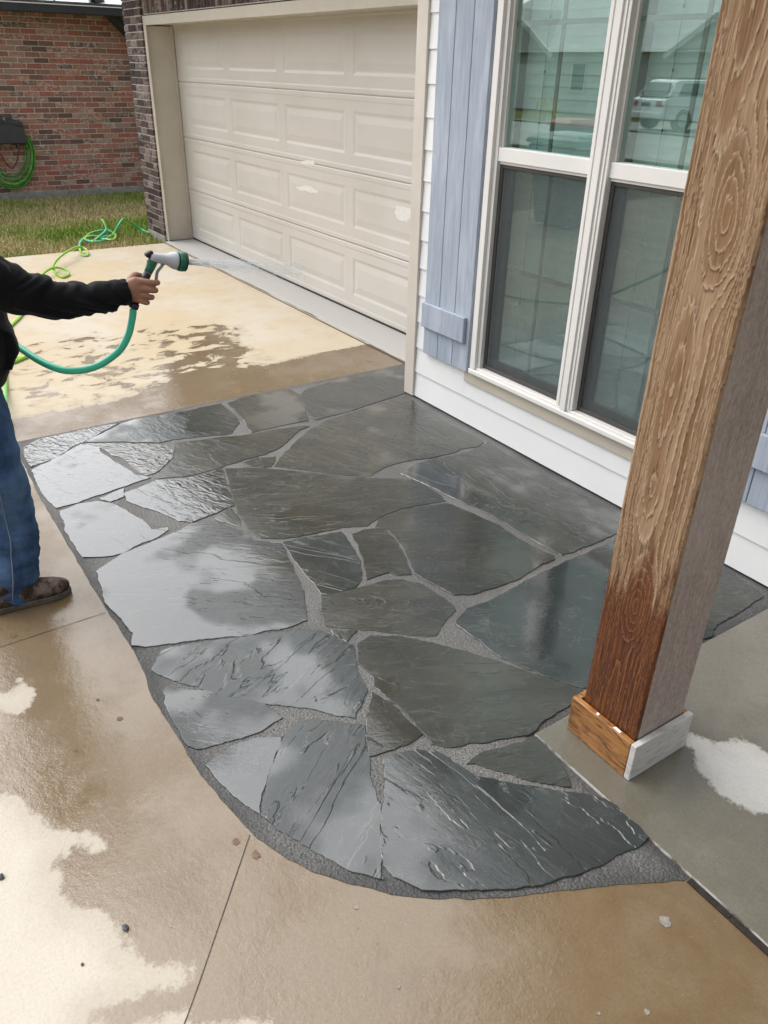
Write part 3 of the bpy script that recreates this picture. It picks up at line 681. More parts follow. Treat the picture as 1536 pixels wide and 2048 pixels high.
# ------------------------------------------------------------------ ground, street, driveway, patio, porch slab
def flat(name, x0, x1, y0, y1, z, mat):
    return structure(MB().add([(x0, y0, z), (x1, y0, z), (x1, y1, z), (x0, y1, z)], [(0, 1, 2, 3)]).build(name, mat))
flat('ground', -400, 400, -400, 400, -0.035, M['ground'])
flat('street', -200, 200, -18.5, -10.5, -0.02, M['street'])
o = structure(MB().box(-200, 200, -10.5, -10.32, -0.03, 0.05).box(-200, 200, -18.68, -18.5, -0.03, 0.05).build('kerb', M['foundation'], None, 0.02))
flat('far_driveway', -24.5, -16.5, -26, -18.68, -0.012, M['street'])

def lin(*segs):
    out = []
    for a, b, st in segs:
        out += list(np.arange(a, b - 1e-6, st))
    return np.array(out + [segs[-1][1]])
def make_driveway():
    xs = lin((-8.92, -6.5, 0.05), (-6.5, -0.2, 0.022), (-0.2, 1.2, 0.1), (1.2, 4.2, 0.6))
    ys = lin((-10.32, -1.2, 0.7), (-1.2, -0.3, 0.06), (-0.3, 3.03, 0.022))
    m, v = grid_mesh('driveway', xs, ys, 0.0)
    x, y = v[:, 0], v[:, 1]
    near = [(-4.25, -3.5), (4.2, -3.5), (4.2, 3.1), (-4.25, 3.1)]
    w = np.maximum(signed_dist(x, y, WET_BACK), signed_dist(x, y, near))
    mo = signed_dist(x, y, MOTTLE)
    mot = np.clip((mo + 0.12) / 0.35, 0, 1)
    w = np.where(mot > 0, np.maximum(w, (1 - mot) * w + mot * np.maximum(w, -0.05 + 0.10 * w)), w)
    w = np.where((mo > -0.1) & (w > 0), np.minimum(w, 0.02 + 0.4 * w), w)
    mot = mot * np.clip((-4.50 - x) / 0.30, 0, 1)
    w = np.where((x > -4.7) & (y > -0.2), np.maximum(w, (x + 4.52 + 0.12 * np.clip(y - 1.2, 0, 1.5)) * 0.8), w)
    w = np.minimum(w, -signed_dist(x, y, DRY_A))
    w = np.minimum(w, -signed_dist(x, y, DRY_B))
    set_attr(m, 'wet', w); set_attr(m, 'mottle', mot * (x < -4.2)); set_attr(m, 'aged', np.clip((-4.0 - x) / 1.2, 0, 1))
    o = structure(obj('driveway', m, M['concrete']))
    # saw-cut joints
    for line in (JOINT1, JOINT2):
        pts = catmull([(p[0], p[1], 0) for p in line], 5)
        mb = MB(); L = []; Rr = []
        for i, p in enumerate(pts):
            t = (pts[min(i + 1, len(pts) - 1)] - pts[max(i - 1, 0)]).normalized()
            nn = Vector((-t.y, t.x, 0)); wd = 0.0007 + 0.0007 * random.random()
            if i == len(pts) - 1: wd = 0.0006
            L.append(p + nn * wd + Vector((0, 0, .0016))); Rr.append(p - nn * wd + Vector((0, 0, .0016)))
        k = len(pts)
        mb.add(L + Rr, [(i, i + 1, k + i + 1, k + i) for i in range(k - 1)])
        mb.build('control_joint', M['joint'], o, fix=True)
    for (sx, sy), r in zip(SPOTS, (0.011, 0.013, 0.012, 0.010, 0.006, 0.008)):
        a0 = random.random() * 6
        pts = [(sx + r * (0.75 + 0.5 * random.random()) * math.cos(a0 + q), sy + r * (0.6 + 0.5 * random.random()) * math.sin(a0 + q), 0.0016) for q in [2 * math.pi * i / 11 for i in range(11)]]
        MB().add(pts, [tuple(range(11))]).build('rust_stain', M['stain'], o)
    # pale smears of joint mortar left on the walk
    for sx, sy, r in ((-0.560, 1.222, .013), (-0.445, 1.02, .006), (-0.50, .93, .004), (-0.78, .60, .004), (-0.99, .62, .005)):
        k = 15; a0 = random.random() * 6
        pts = [(sx + r * (0.7 + 0.6 * random.random()) * math.cos(a0 + q), sy + r * (0.7 + 0.6 * random.random()) * math.sin(a0 + q), 0.0017) for q in [2 * math.pi * i / k for i in range(k)]]
        MB().add(pts, [tuple(range(k))]).build('mortar_smear', M['smear'], o)
    return o
driveway = make_driveway()

def make_apron():
    xs = lin((-8.97, -3.8, 0.06)); ys = lin((3.03, 3.46, 0.05))
    m, v = grid_mesh('garage_apron', xs, ys, 0.006)
    # ragged front edge
    co = v.copy()
    fr = np.abs(co[:, 1] - 3.03) < 1e-6
    co[fr, 1] += 0.016 * (fbm(co[fr, 0] * 5, co[fr, 0] * 0 + 3, 3) - 0.5) * 2
    co[fr, 2] = 0.002
    m.vertices.foreach_set('co', co.ravel()); m.update()
    set_attr(m, 'wet', np.full(len(v), -1.0)); set_attr(m, 'mottle', np.zeros(len(v)))
    o = structure(obj('garage_apron', m, M['apron']))
    MB().add([(-8.95, 3.008, .0018), (-4.19, 2.996, .0018), (-4.19, 3.010, .0018), (-8.95, 3.020, .0018)], [(0, 1, 2, 3)]).build('control_joint', M['joint'], o)
make_apron()

def make_porch_slab():
    x0, y0 = -1.172, 1.372
    xs = lin((x0, 0.1, 0.02), (0.1, 4.2, 0.4)); ys = lin((y0, 2.70, 0.02))
    m, v = grid_mesh('porch_slab', xs, ys, 0.010)
    x, y = v[:, 0], v[:, 1]
    w = np.minimum(np.full(len(v), 1.0), -signed_dist(x, y, DRY_PORCH))
    bm = bmesh.new(); bm.from_mesh(m)
    be = [e for e in bm.edges if e.is_boundary]
    r = bmesh.ops.extrude_edge_only(bm, edges=be)
    for q in r['geom']:
        if isinstance(q, bmesh.types.BMVert): q.co.z = -0.06
    bm.to_mesh(m); bm.free()
    P = np.zeros(len(m.vertices) * 3); m.vertices.foreach_get('co', P); P = P.reshape(-1, 3)
    w = np.minimum(np.full(len(P), 1.0), -signed_dist(P[:, 0], P[:, 1], DRY_PORCH))
    # the exposed arris has dried pale
    w = np.where((P[:, 1] < y0 + 0.001) | (P[:, 0] < x0 + 0.001), 0.0, w)
    set_attr(m, 'wet', w); set_attr(m, 'mottle', np.zeros(len(P)))
    o = structure(obj('porch_slab', m, M['porch']))
    # wooden expansion strip beside the walk
    mb = MB(); n = 40
    for i in range(n):
        xa = -0.60 + i * 4.8 / n; xb = xa + 4.8 / n - 0.002
        j = 0.003 * random.random()
        mb.box(xa, xb, 1.353 + j, 1.371, -0.02, 0.0015 + 0.003 * random.random())
    mb.build('expansion_strip', M['wood_strip'], o)
    return o
make_porch_slab()

# ---- flagstone patio: bed of joint sand, then each stone
def offset_poly(pts, d):
    out = []; n = len(pts)
    area = sum(pts[i][0] * pts[(i + 1) % n][1] - pts[(i + 1) % n][0] * pts[i][1] for i in range(n))
    sg = 1 if area > 0 else -1
    for i in range(n):
        a = Vector(pts[i - 1]); b = Vector(pts[i]); c = Vector(pts[(i + 1) % n])
        t1 = (b - a).normalized(); t2 = (c - b).normalized()
        n1 = Vector((-t1.y, t1.x)) * sg; n2 = Vector((-t2.y, t2.x)) * sg
        nn = n1 + n2
        if nn.length < 1e-6: nn = n1
        nn.normalize(); k = d / max(0.5, nn.dot(n1))
        p = b + nn * k
        out.append((p.x, p.y))
    return out
def make_patio():
    edge = [tuple(p)[:2] for p in catmull([(x, y, 0) for x, y in PATIO_CURVE], 9)]
    edge = [(x + 0.010 * (float(fbm(x * 30, y * 30, 3)) - 0.5), y + 0.010 * (float(fbm(x * 30 + 9, y * 30, 3)) - 0.5)) for x, y in edge]
    poly = [(-4.195, 0.47)] + edge + [(-0.606, 1.371), (-1.171, 1.371), (-1.171, 2.72), (-3.70, 2.72), (-3.78, 2.74), (-3.80, 3.02), (-4.195, 3.02), (-4.20, 1.6)]
    from mathutils.geometry import delaunay_2d_cdt
    n = len(poly)
    gx, gy = np.meshgrid(np.arange(-4.17, -0.6, 0.045), np.arange(0.48, 3.02, 0.045))
    gx, gy = gx.ravel(), gy.ravel(); ok = signed_dist(gx, gy, poly) > 0.015
    vv = [Vector(q) for q in poly] + [Vector((a_, b_)) for a_, b_ in zip(gx[ok], gy[ok])]
    rv, re_, rf_, *_ = delaunay_2d_cdt(vv, [(i, (i + 1) % n) for i in range(n)], [], 1, 1e-5)
    m = bpy.data.meshes.new('flagstone_patio')
    qx = np.array([q.x for q in rv]); qy = np.array([q.y for q in rv]); ds = signed_dist(qx, qy, poly)
    qz = 0.0016 + 0.0046 * np.clip(ds / 0.04, 0, 1) + 0.0016 * (fbm(qx * 9, qy * 9, 3) - 0.5)
    m.from_pydata([(a_, b_, max(c_, 0.0014)) for a_, b_, c_ in zip(qx, qy, qz)], [], [tuple(f) for f in rf_]); m.update()
    if m.polygons[0].normal.z < 0: m.flip_normals()
    set_attr(m, 'rim', np.clip(1 - ds / 0.07, 0, 1))
    patio = structure(obj('flagstone_patio', m, M['sand']))
    # tone 0 grey-green, .55 blue, 1 purple-brown; cleft = ledge strength; film = standing water; grain angle; tilt
    look = {'A': (.5, .7, .9, 20), 'B': (.5, .25, .6, 20), 'C': (.2, .9, .9, 40), 'D': (.55, .6, .9, 25), 'E': (.1, .25, .4, 30), 'F_': (.2, .25, .5, 20), 'G_': (.4, .25, .4, 20),
            'H_': (.15, .3, .3, 25), 'I1': (.1, .2, .3, 0), 'I2': (.1, .2, .3, 0), 'J': (.1, .5, .45, 65), 'K': (.3, .15, .5, 60), 'L': (.1, .25, .3, 40), 'M': (.55, .8, .65, 30),
            'N': (.15, .5, .35, 60), 'O': (.75, .35, .62, 55), 'P': (.6, .2, .9, 0), 'Q': (.75, .6, .85, 20), 'R': (.7, .4, .8, 0), 'S': (.7, .5, .9, 20), 'T': (.5, .9, .55, 110),
            'U': (.5, .2, .9, 0), 'V': (.6, .4, .55, 45), 'W': (.65, .25, .8, 45), 'X': (.5, 1.0, .6, 115), 'Y': (.3, .4, .6, 70), 'AA': (.12, .25, .3, 65), 'BB': (.55, .2, .62, 50),
            'DD': (.2, .2, .4, 60), 'CC': (.35, .75, .5, 2), 'EE': (.15, .3, .3, 70), 'FF': (.45, .95, .6, 12)}
    for key, pts in STONES.items():
        tone, cleft, film, ang = look[key]
        # resample and roughen the outline
        d = []
        k = len(pts)
        for i in range(k):
            a = Vector(pts[i]); b = Vector(pts[(i + 1) % k]); L = (b - a).length
            s = max(1, int(L / 0.012))
            nn = Vector((-(b - a).y, (b - a).x)).normalized()
            for j in range(s):
                t = j / s; p = a.lerp(b, t)
                p = p + nn * ((float(fbm(p.x * 22, p.y * 22, 4)) - 0.5) * 0.016 + (float(vnoise(p.x * 160, p.y * 160)) - 0.5) * 0.004)
                d.append((p.x, p.y))
        area = sum(d[i][0] * d[(i + 1) % len(d)][1] - d[(i + 1) % len(d)][0] * d[i][1] for i in range(len(d)))
        if area < 0: d = d[::-1]
        cx = sum(p[0] for p in d) / len(d); cy = sum(p[1] for p in d) / len(d)
        tx, ty = random.uniform(-.0013, .0013), random.uniform(-.0013, .0013)
        top = 0.0098 + random.uniform(-.0006, .0010)
        d = offset_poly(d, -0.0078)
        mid = offset_poly(d, 0.0006); inn = offset_poly(d, 0.0020)
        zt = lambda x, y, z: z + (x - cx) * tx + (y - cy) * ty
        ca, sa = math.cos(-R(ang)), math.sin(-R(ang))
        loc = lambda x, y, z: ((x - cx) * ca - (y - cy) * sa, (x - cx) * sa + (y - cy) * ca, z)
        rings = [[loc(x, y, -0.012) for x, y in d], [loc(x, y, zt(x, y, top - 0.0009)) for x, y in mid], [loc(x, y, zt(x, y, top)) for x, y in inn]]
        nn = len(d); v = sum(rings, [])
        f = [(r * nn + i, r * nn + (i + 1) % nn, (r + 1) * nn + (i + 1) % nn, (r + 1) * nn + i) for r in range(2) for i in range(nn)]
        f.append(tuple(range(2 * nn, 3 * nn)))
        m = bpy.data.meshes.new('flagstone'); m.from_pydata(v, [], f); m.update()
        s = bpy.data.objects.new('flagstone', m); COL.objects.link(s)
        m.materials.append(M['stone'])
        s.parent = patio; s.location = (cx, cy, 0); s.rotation_euler = (0, 0, R(ang))
        s['flow'] = {'A': 1.0, 'C': 1.0, 'B': .12, 'Q': .35, 'D': .25}.get(key, 0.0)
        s['tone'] = tone; s['cleft'] = cleft; s['film'] = film
    return patio
make_patio()

for (x, y), r, lb in zip(PEBBLE, (0.0085, 0.008, 0.004), ('dark slate chip on the wet edge of the driveway', 'dark slate chip on dry concrete at the left picture edge', 'tiny dark chip on the dry cream concrete')):
    bm = bmesh.new(); bmesh.ops.create_icosphere(bm, subdivisions=1, radius=r)
    for v in bm.verts:
        v.co *= 0.8 + 0.4 * float(vnoise(v.co.x * 140 + x * 90, v.co.y * 140 + v.co.z * 200)); v.co.z *= 0.55; v.co.x *= 1.25
    zmin = min(v.co.z for v in bm.verts)
    for v in bm.verts: v.co += Vector((x, y, -zmin))
    m = bpy.data.meshes.new('stone_chip'); bm.to_mesh(m); bm.free()
    tag(obj('stone_chip', m, M['pebble']), lb, 'pebble')

# ---- lawn in the side yard
def make_lawn():
    N = 75000
    rs = np.random.RandomState(3)
    x = rs.uniform(-12.98, -8.93, N); y = rs.uniform(-0.6, 5.2, N)
    ok = ~((x > -9.62) & (y > 3.03)); x, y = x[ok], y[ok]; N = len(x)
    g = np.clip((fbm(x * 0.9, y * 0.9, 3) - 0.5) * 2.2 + 0.24 + 0.95 * np.clip((y - 2.3) / 0.9, 0, 1) * np.clip((x + 11.0) / 1.2, 0, 1), 0, 1)
    g = np.clip(g + rs.normal(0, 0.16, N), 0, 1)
    h = rs.uniform(0.025, 0.07, N) * (0.8 + 0.5 * g); a = rs.uniform(0, 6.283, N); ln = rs.uniform(0.1, 0.9, N) * h; wd = rs.uniform(0.003, 0.006, N)
    dx, dy = np.cos(a), np.sin(a); b = rs.uniform(0, 6.283, N)
    wx, wy = np.cos(b) * wd, np.sin(b) * wd
    z0 = np.full(N, -0.034)
    p = np.stack([np.stack([x - wx, y - wy, z0], -1), np.stack([x + wx, y + wy, z0], -1),
                  np.stack([x + wx * .7 + dx * ln * .4, y + wy * .7 + dy * ln * .4, z0 + h * .65], -1), np.stack([x - wx * .7 + dx * ln * .4, y - wy * .7 + dy * ln * .4, z0 + h * .65], -1),
                  np.stack([x + dx * ln, y + dy * ln, z0 + h], -1)], 1)
    V = p.reshape(-1, 3); i = np.arange(N) * 5
    m = bpy.data.meshes.new('grass')
    q = np.stack([i, i + 1, i + 2, i + 3], -1).tolist() + np.stack([i + 3, i + 2, i + 4], -1).tolist()
    m.from_pydata(V.tolist(), [], q); m.update()
    set_attr(m, 'green', np.repeat(g, 5)); set_attr(m, 'blade', np.repeat(rs.rand(N), 5))
    o = obj('grass', m, M['grass'])
    o['kind'] = 'stuff'; tag(o, 'short half dormant lawn between the driveway and the brick wall', 'grass')
make_lawn()
# ------------------------------------------------------------------ the house
house = thing('house', 'white sided house with dark brick garage front and pale blue shutters', 'house', (-3.7, 2.7, 0))
WALL_Y = 2.697; DOOR_Y = 3.368

def brick_mesh(w, d, h, seed=0, cham=0.003):
    bm = bmesh.new(); bmesh.ops.create_cube(bm, size=1.0)
    for v in bm.verts: v.co = Vector((v.co.x * w, v.co.y * d, v.co.z * h))
    bmesh.ops.bevel(bm, geom=list(bm.edges), offset=cham, segments=1, affect='EDGES')
    rs = random.Random(seed)
    for v in bm.verts: v.co += Vector((rs.uniform(-1, 1), rs.uniform(-1, 1), rs.uniform(-1, 1))) * 0.0012
    m = bpy.data.meshes.new('brick'); bm.to_mesh(m); bm.free()
    return m
def place(mesh, parent, loc, mat, rot=0.0, name='brick'):
    if not mesh.materials: mesh.materials.append(mat)
    o = bpy.data.objects.new(name, mesh); COL.objects.link(o)
    o.parent = parent; o.matrix_parent_inverse = world_of(parent).inverted()
    o.location = loc; o.rotation_euler = (0, 0, rot)
    return o

# brick pier left of the garage door
def make_pier():
    x0, x1, yf = -9.575, -9.028, 3.060
    core = MB().box(x0 + .012, x1 - .010, yf + .008, 3.66, 0.05, 2.62).box(x0 + .02, -3.78, yf + .035, 3.66, 2.165, 2.62).build('brick_pier', M['mortar'], house)
    MB().box(x0 - .004, x1 + .004, yf - .006, 3.66, -0.05, 0.05).build('pier_footing', M['foundation'], house, 0.006)
    full = [brick_mesh(0.194, 0.09, 0.058, s) for s in range(4)]; half = [brick_mesh(0.135, 0.09, 0.058, 9 + s) for s in range(3)]
    z = 0.05 + 0.034; k = 0
    while z < 2.60:
        xs = [(x0 + .097, 'f'), (x0 + .301, 'f'), (x0 + .4755, 'h')] if k % 2 == 0 else [(x0 + .0675, 'h'), (x0 + .2420, 'f'), (x0 + .446, 'f')]
        for x, t in xs:
            place(random.choice(full if t == 'f' else half), core, (x, yf + .045 + random.uniform(-.002, .002), z), M['brick_dark'])
        z += 0.068; k += 1
    # soldier course over the opening, then running bond above it
    sold = brick_mesh(0.057, 0.09, 0.194, 40)
    x = x1 + 0.036
    while x < -3.80:
        place(sold, core, (x, yf + .073 + random.uniform(-.003, .003), 2.270), M['brick_dark']); x += 0.067
    return core
make_pier()

def make_garage():
    # jamb, header and stop
    MB().box(-9.024, -8.985, 3.090, 3.42, 0.008, 2.075).build('garage_jamb', M['trim'], house, 0.003)
    MB().box(-9.026, -8.955, 3.078, 3.089, 0.008, 2.155).build('jamb_casing', M['trim'], house, 0.002)
    MB().box(-8.954, -3.80, 3.078, 3.089, 2.075, 2.155).build('header_casing', M['trim'], house, 0.002)
    MB().box(-8.984, -3.80, 3.090, 3.42, 2.085, 2.150).build('garage_header', M['trim'], house, 0.003)
    MB().box(-8.984, -8.970, 3.345, 3.366, 0.008, 2.084).build('door_stop', M['trim'], house, 0.002)
    door = bpy.data.objects.new('garage_door', None); COL.objects.link(door); door.parent = house
    door.matrix_parent_inverse = world_of(house).inverted(); door.location = (-6.5, DOOR_Y, 0)
    X0, X1 = -8.968, -3.95
    cols = [(-8.76 + i * 1.092, -8.76 + i * 1.092 + 0.972) for i in range(4)]
    cols.append((-4.39, -4.02))
    for k in range(4):
        z0 = 0.022 + k * 0.522; z1 = z0 + 0.519
        pz0, pz1 = z0 + 0.118, z0 + 0.412
        mb = MB()
        ys = DOOR_Y
        xe = [X0] + [c for p in cols for c in p] + [X1]
        ze = [z0, z0 + 0.010, z0 + 0.034, z0 + 0.044, pz0, pz1, z1 - 0.044, z1 - 0.034, z1 - 0.008, z1]
        zd = [0.005, 0.0, 0.0, 0.003, 0.003, 0.003, 0.003, 0.0, 0.0, 0.004]   # depth of the rails' ribs (behind the face)
        for i in range(len(xe) - 1):
            for j in range(len(ze) - 1):
                xa, xb, za, zb = xe[i], xe[i + 1], ze[j], ze[j + 1]
                if i % 2 == 1 and j == 4:
                    rr = [(0, .003), (.020, .0095), (.030, .0095), (.075, .003)]
                    loops = [[(xa + d, ys + e, za + d), (xb - d, ys + e, za + d), (xb - d, ys + e, zb - d), (xa + d, ys + e, zb - d)] for d, e in rr]
                    v = sum(loops, []); f = [(4 * r + q, 4 * r + (q + 1) % 4, 4 * (r + 1) + (q + 1) % 4, 4 * (r + 1) + q) for r in range(3) for q in range(4)] + [(12, 13, 14, 15)]
                    mb.add(v, f)
                else:
                    mb.add([(xa, ys + zd[j], za), (xb, ys + zd[j], za), (xb, ys + zd[j + 1], zb), (xa, ys + zd[j + 1], zb)], [(0, 1, 2, 3)])
        mb.box(X0, X1, ys + .018, ys + .05, z0, z1)
        sec = mb.build('door_section', M['door'], door)
        if k == 3: sec['label'] = 'top section shaded by the header'
    MB().box(X0, X1, ys + .004, ys + .04, 0.0075, 0.0215).build('bottom_seal', M['rubber'], door)
    for pts in (PAINT1, PAINT2, PAINT3):
        n = len(pts); d = []
        for i in range(n):
            a = Vector(pts[i]); b = Vector(pts[(i + 1) % n])
            for j in range(5):
                p = a.lerp(b, j / 5); d.append((p.x + random.uniform(-.006, .006), DOOR_Y - 0.0005 if pts is PAINT3 else DOOR_Y + 0.0025, p.y + random.uniform(-.006, .006)))
        mb = MB().add(d, [tuple(range(len(d)))]); mb.build('touch_up_patch', M['touchup'], door)
make_garage()

def make_siding():
    w = bpy.data.objects.new('siding_wall', None); COL.objects.link(w); w.parent = house
    w.matrix_parent_inverse = world_of(house).inverted(); w.location = (-2.4, WALL_Y, 0)
    XL, XR = -3.655, 4.2
    zs = [0.016] + [0.168 + 0.1525 * i for i in range(17)]
    wl, wr, wb, wt = -3.135, -1.715, 0.256, 2.56
    def board(xa, xb, za, zb, yb0, yb1):
        # wedge shaped lap board, thick at the foot
        v = []
        for x in (xa, xb):
            v += [(x, WALL_Y - yb0, za), (x, WALL_Y - yb1, zb + 0.012), (x, WALL_Y + 0.012, zb + 0.012), (x, WALL_Y + 0.012, za)]
        MB().add(v, [(0, 4, 5, 1), (1, 5, 6, 2), (3, 7, 4, 0), (2, 6, 7, 3), (0, 1, 2, 3), (7, 6, 5, 4)]).build('siding_board', M['siding'], w)
    for i in range(len(zs) - 1):
        za, zb = zs[i], zs[i + 1] - 0.0005
        if zb < wb + 0.02:
            board(XL, XR, za, zb, 0.009, 0.0005)
        elif za < wb:
            # notched under the apron
            board(XL, wl - 0.060, za, zb, 0.009, 0.0005); board(wr + 0.060, XR, za, zb, 0.009, 0.0005)
            board(wl - 0.0595, wr + 0.0595, za, wb - 0.0125, 0.009, 0.004)
        elif za < wt:
            board(XL, wl, za, zb, 0.009, 0.0005); board(wr, XR, za, zb, 0.009, 0.0005)
        else:
            board(XL, XR, za, zb, 0.009, 0.0005)
    # sheathing behind the boards, with the window opening
    MB().box(-3.73, wl, WALL_Y + .0125, WALL_Y + .12, 0.0, 2.62).box(wr, XR, WALL_Y + .0125, WALL_Y + .12, 0.0, 2.62).box(wl, wr, WALL_Y + .0125, WALL_Y + .12, 0.0, 0.33).box(wl, wr, WALL_Y + .0125, WALL_Y + .12, 2.50, 2.62).build('sheathing', M['room'], w)
    # dark foundation strip below the first board
    MB().box(-3.70, XR, WALL_Y + .004, WALL_Y + .03, -0.03, 0.0155).build('wall_plinth', M['rubber'], house)
    MB().box(-3.748, -3.656, WALL_Y - .020, WALL_Y + .012, 0.012, 2.45).build('corner_trim', M['trim2'], house, 0.003)
    MB().box(-3.750, -3.730, WALL_Y + .0125, WALL_Y + .09, 0.012, 2.45).build('corner_return', M['trim2'], house, 0.003)
    MB().box(-3.745, -3.735, WALL_Y + .091, 3.50, 0.0, 2.45).build('return_wall', M['siding'], house)
make_siding()

def make_window():
    Y = WALL_Y
    fL, fR, zb, zt = -3.125, -1.725, 0.337, 2.50
    win = bpy.data.objects.new('window', None); COL.objects.link(win); win.parent = house
    win.matrix_parent_inverse = world_of(house).inverted(); win.location = (-2.425, Y, zb)
    B = lambda nm, mt, bv, *a: MB().box(*a).build(nm, mt, win, bv)
    # beige apron under the window
    B('apron_board', M['trim'], 0.002, fL - 0.065, fR + 0.065, Y - .016, Y + .012, 0.258, 0.326)
    # outer frame, stepped, as extrusions
    B('sill', M['vinyl'], 0.004, fL - .006, fR + .006, Y - .040, Y + .060, 0.327, 0.352)
    B('sill_lip', M['vinyl'], 0.003, fL + .03, fR - .03, Y - .024, Y + .03, 0.3525, 0.366)
    for s, xa in ((1, fL), (-1, fR)):
        a, b = sorted((xa, xa + s * .040)); B('frame_side', M['vinyl'], 0.003, a, b, Y - .034, Y + .07, 0.353, zt)
        a, b = sorted((xa + s * .0405, xa + s * .062)); B('frame_stop', M['vinyl'], 0.002, a, b, Y - .016, Y + .07, 0.367, zt - .04)
    B('frame_head', M['vinyl'], 0.003, fL, fR, Y - .034, Y + .07, zt + .0005, zt + .045)
    B('mullion', M['vinyl'], 0.003, -2.478, -2.372, Y - .026, Y + .07, 0.367, zt)
    B('mullion_cover', M['vinyl'], 0.002, -2.442, -2.408, Y - .036, Y - .0265, 0.3525, zt)
    for x in (-2.458, -2.392):
        B('mullion_bead', M['vinyl'], 0.001, x - .004, x + .004, Y - .031, Y - .0265, 0.3675, zt - .001)
    halves = ((fL + .0625, -2.4785, -2.77), (-2.3715, fR - .0625, -2.066))
    for xa, xb, xm in halves:
        # upper sash
        za, zc = 1.447, zt - .002
        B('meeting_rail', M['vinyl'], 0.003, xa, xb, Y - .012, Y + .05, 1.386, 1.4465)
        B('rail_lip', M['vinyl'], 0.002, xa + .002, xb - .002, Y - .002, Y + .04, 1.374, 1.3855)
        B('glazing_bead', M['vinyl'], 0.001, xa, xa + .010, Y + .004, Y + .03, za, zc); B('glazing_bead', M['vinyl'], 0.001, xb - .010, xb, Y + .004, Y + .03, za, zc)
        B('window_pane', M['glass'], 0, xa + .0105, xb - .0105, Y + .020, Y + .024, za, zc)
        B('grille_bar', M['muntin'], 0.001, xm - .010, xm + .010, Y + .0265, Y + .034, za, zc)
        B('grille_bar', M['muntin'], 0.001, xa + .0105, xm - .0105, Y + .0265, Y + .034, 1.930, 1.950)
        B('grille_bar', M['muntin'], 0.001, xm + .0105, xb - .0105, Y + .0265, Y + .034, 1.930, 1.950)
        # lower sash sits further in, behind an insect screen
        zl, zu = 0.367, 1.3735
        for p, q in ((xa, xa + .020), (xb - .020, xb)):
            B('screen_frame', M['bronze'], 0.002, p, q, Y + .006, Y + .020, zl + .021, zu - .0165)
        B('screen_frame', M['bronze'], 0.002, xa, xb, Y + .006, Y + .020, zl, zl + .020); B('screen_frame', M['bronze'], 0.002, xa, xb, Y + .006, Y + .020, zu - .016, zu)
        B('insect_screen', M['screen'], 0, xa + .0205, xb - .0205, Y + .012, Y + .0125, zl + .0205, zu - .0165)
        for p, q in ((xa, xa + .045), (xb - .045, xb)):
            B('sash_stile', M['bronze'], 0.002, p, q, Y + .040, Y + .062, zl + .051, zu)
        B('sash_rail', M['bronze'], 0.002, xa, xb, Y + .040, Y + .062, zl, zl + .050)
        B('window_pane', M['glass'], 0, xa + .0455, xb - .0455, Y + .050, Y + .054, zl + .0505, zu)
        B('grille_bar', M['muntin_shaded'], 0.001, xm - .010, xm + .010, Y + .0555, Y + .061, zl + .0505, zu)
        B('grille_bar', M['muntin_shaded'], 0.001, xa + .0455, xm - .0105, Y + .0555, Y + .061, 0.886, 0.906)
        B('grille_bar', M['muntin_shaded'], 0.001, xm + .0105, xb - .0455, Y + .0555, Y + .061, 0.886, 0.906)
    # room behind
    mb = MB(); xa, xb, ya, yb, za, zc = fL - .5, fR + .5, Y + .125, Y + 2.2, -0.02, 2.6
    mb.add([(xa, ya, za), (xb, ya, za), (xb, yb, za), (xa, yb, za), (xa, ya, zc), (xb, ya, zc), (xb, yb, zc), (xa, yb, zc)], [(0, 1, 2, 3), (7, 6, 5, 4), (1, 5, 6, 2), (0, 3, 7, 4), (2, 6, 7, 3)])
    mb.build('room_lining', M['room'], win)
    # blinds, things of their own
    for lb, (xa, xb, xm) in zip(('closed pale blind behind the window half beside the shutter', 'closed pale blind behind the window half beside the wooden post'), halves):
        bl = thing('window_blind', lb, 'blind', ((xa + xb) / 2, Y + .10, 2.46), 'blinds in the double window')
        MB().box(xa + .008, xb - .008, Y + .085, Y + .122, 2.44, 2.485).build('headrail', M['slat'], bl, 0.002)
        sm = None; z = 0.40
        while z < 2.42:
            if sm is None:
                mb = MB(); hw = (xb - xa) / 2 - .010
                sec = [(-.0022, -.0275), (.0008, -.009), (.0014, .009), (.0018, .0275)]
                v = [(sx * hw, p, q) for sx in (-1, 1) for p, q in sec] + [(sx * hw, p + .002, q) for sx in (-1, 1) for p, q in sec]
                f = [(i, i + 1, 5 + i, 4 + i) for i in range(3)] + [(8 + i, 12 + i, 13 + i, 9 + i) for i in range(3)] + [(0, 4, 12, 8), (3, 11, 15, 7)]
                mb.add(v, f); sm = mb.mesh('slat'); sm.materials.append(M['slat'])
            place(sm, bl, ((xa + xb) / 2, Y + .104 + random.uniform(-.0006, .0006), z), M['slat'], 0, 'slat'); z += 0.0475
        for xc in (xa + .14, xb - .06 if xb < -2.4 else xb - .12):
            c = MB().tube([(xc, Y + .094, 0.39), (xc, Y + .094, 2.44)], 0.0011, 5).build('cord', M['cord'], bl)
            z = 0.52 + random.uniform(-.03, .03)
            while z < 2.4:
                MB().lathe((xc, Y + .0925, z - .006), (0.25, 0, 1), [(0, .001), (.003, .0045), (.006, .003), (.009, .0045), (.012, .001)], 7).build('knot', M['knot'], c); z += 0.205
    return win
make_window()

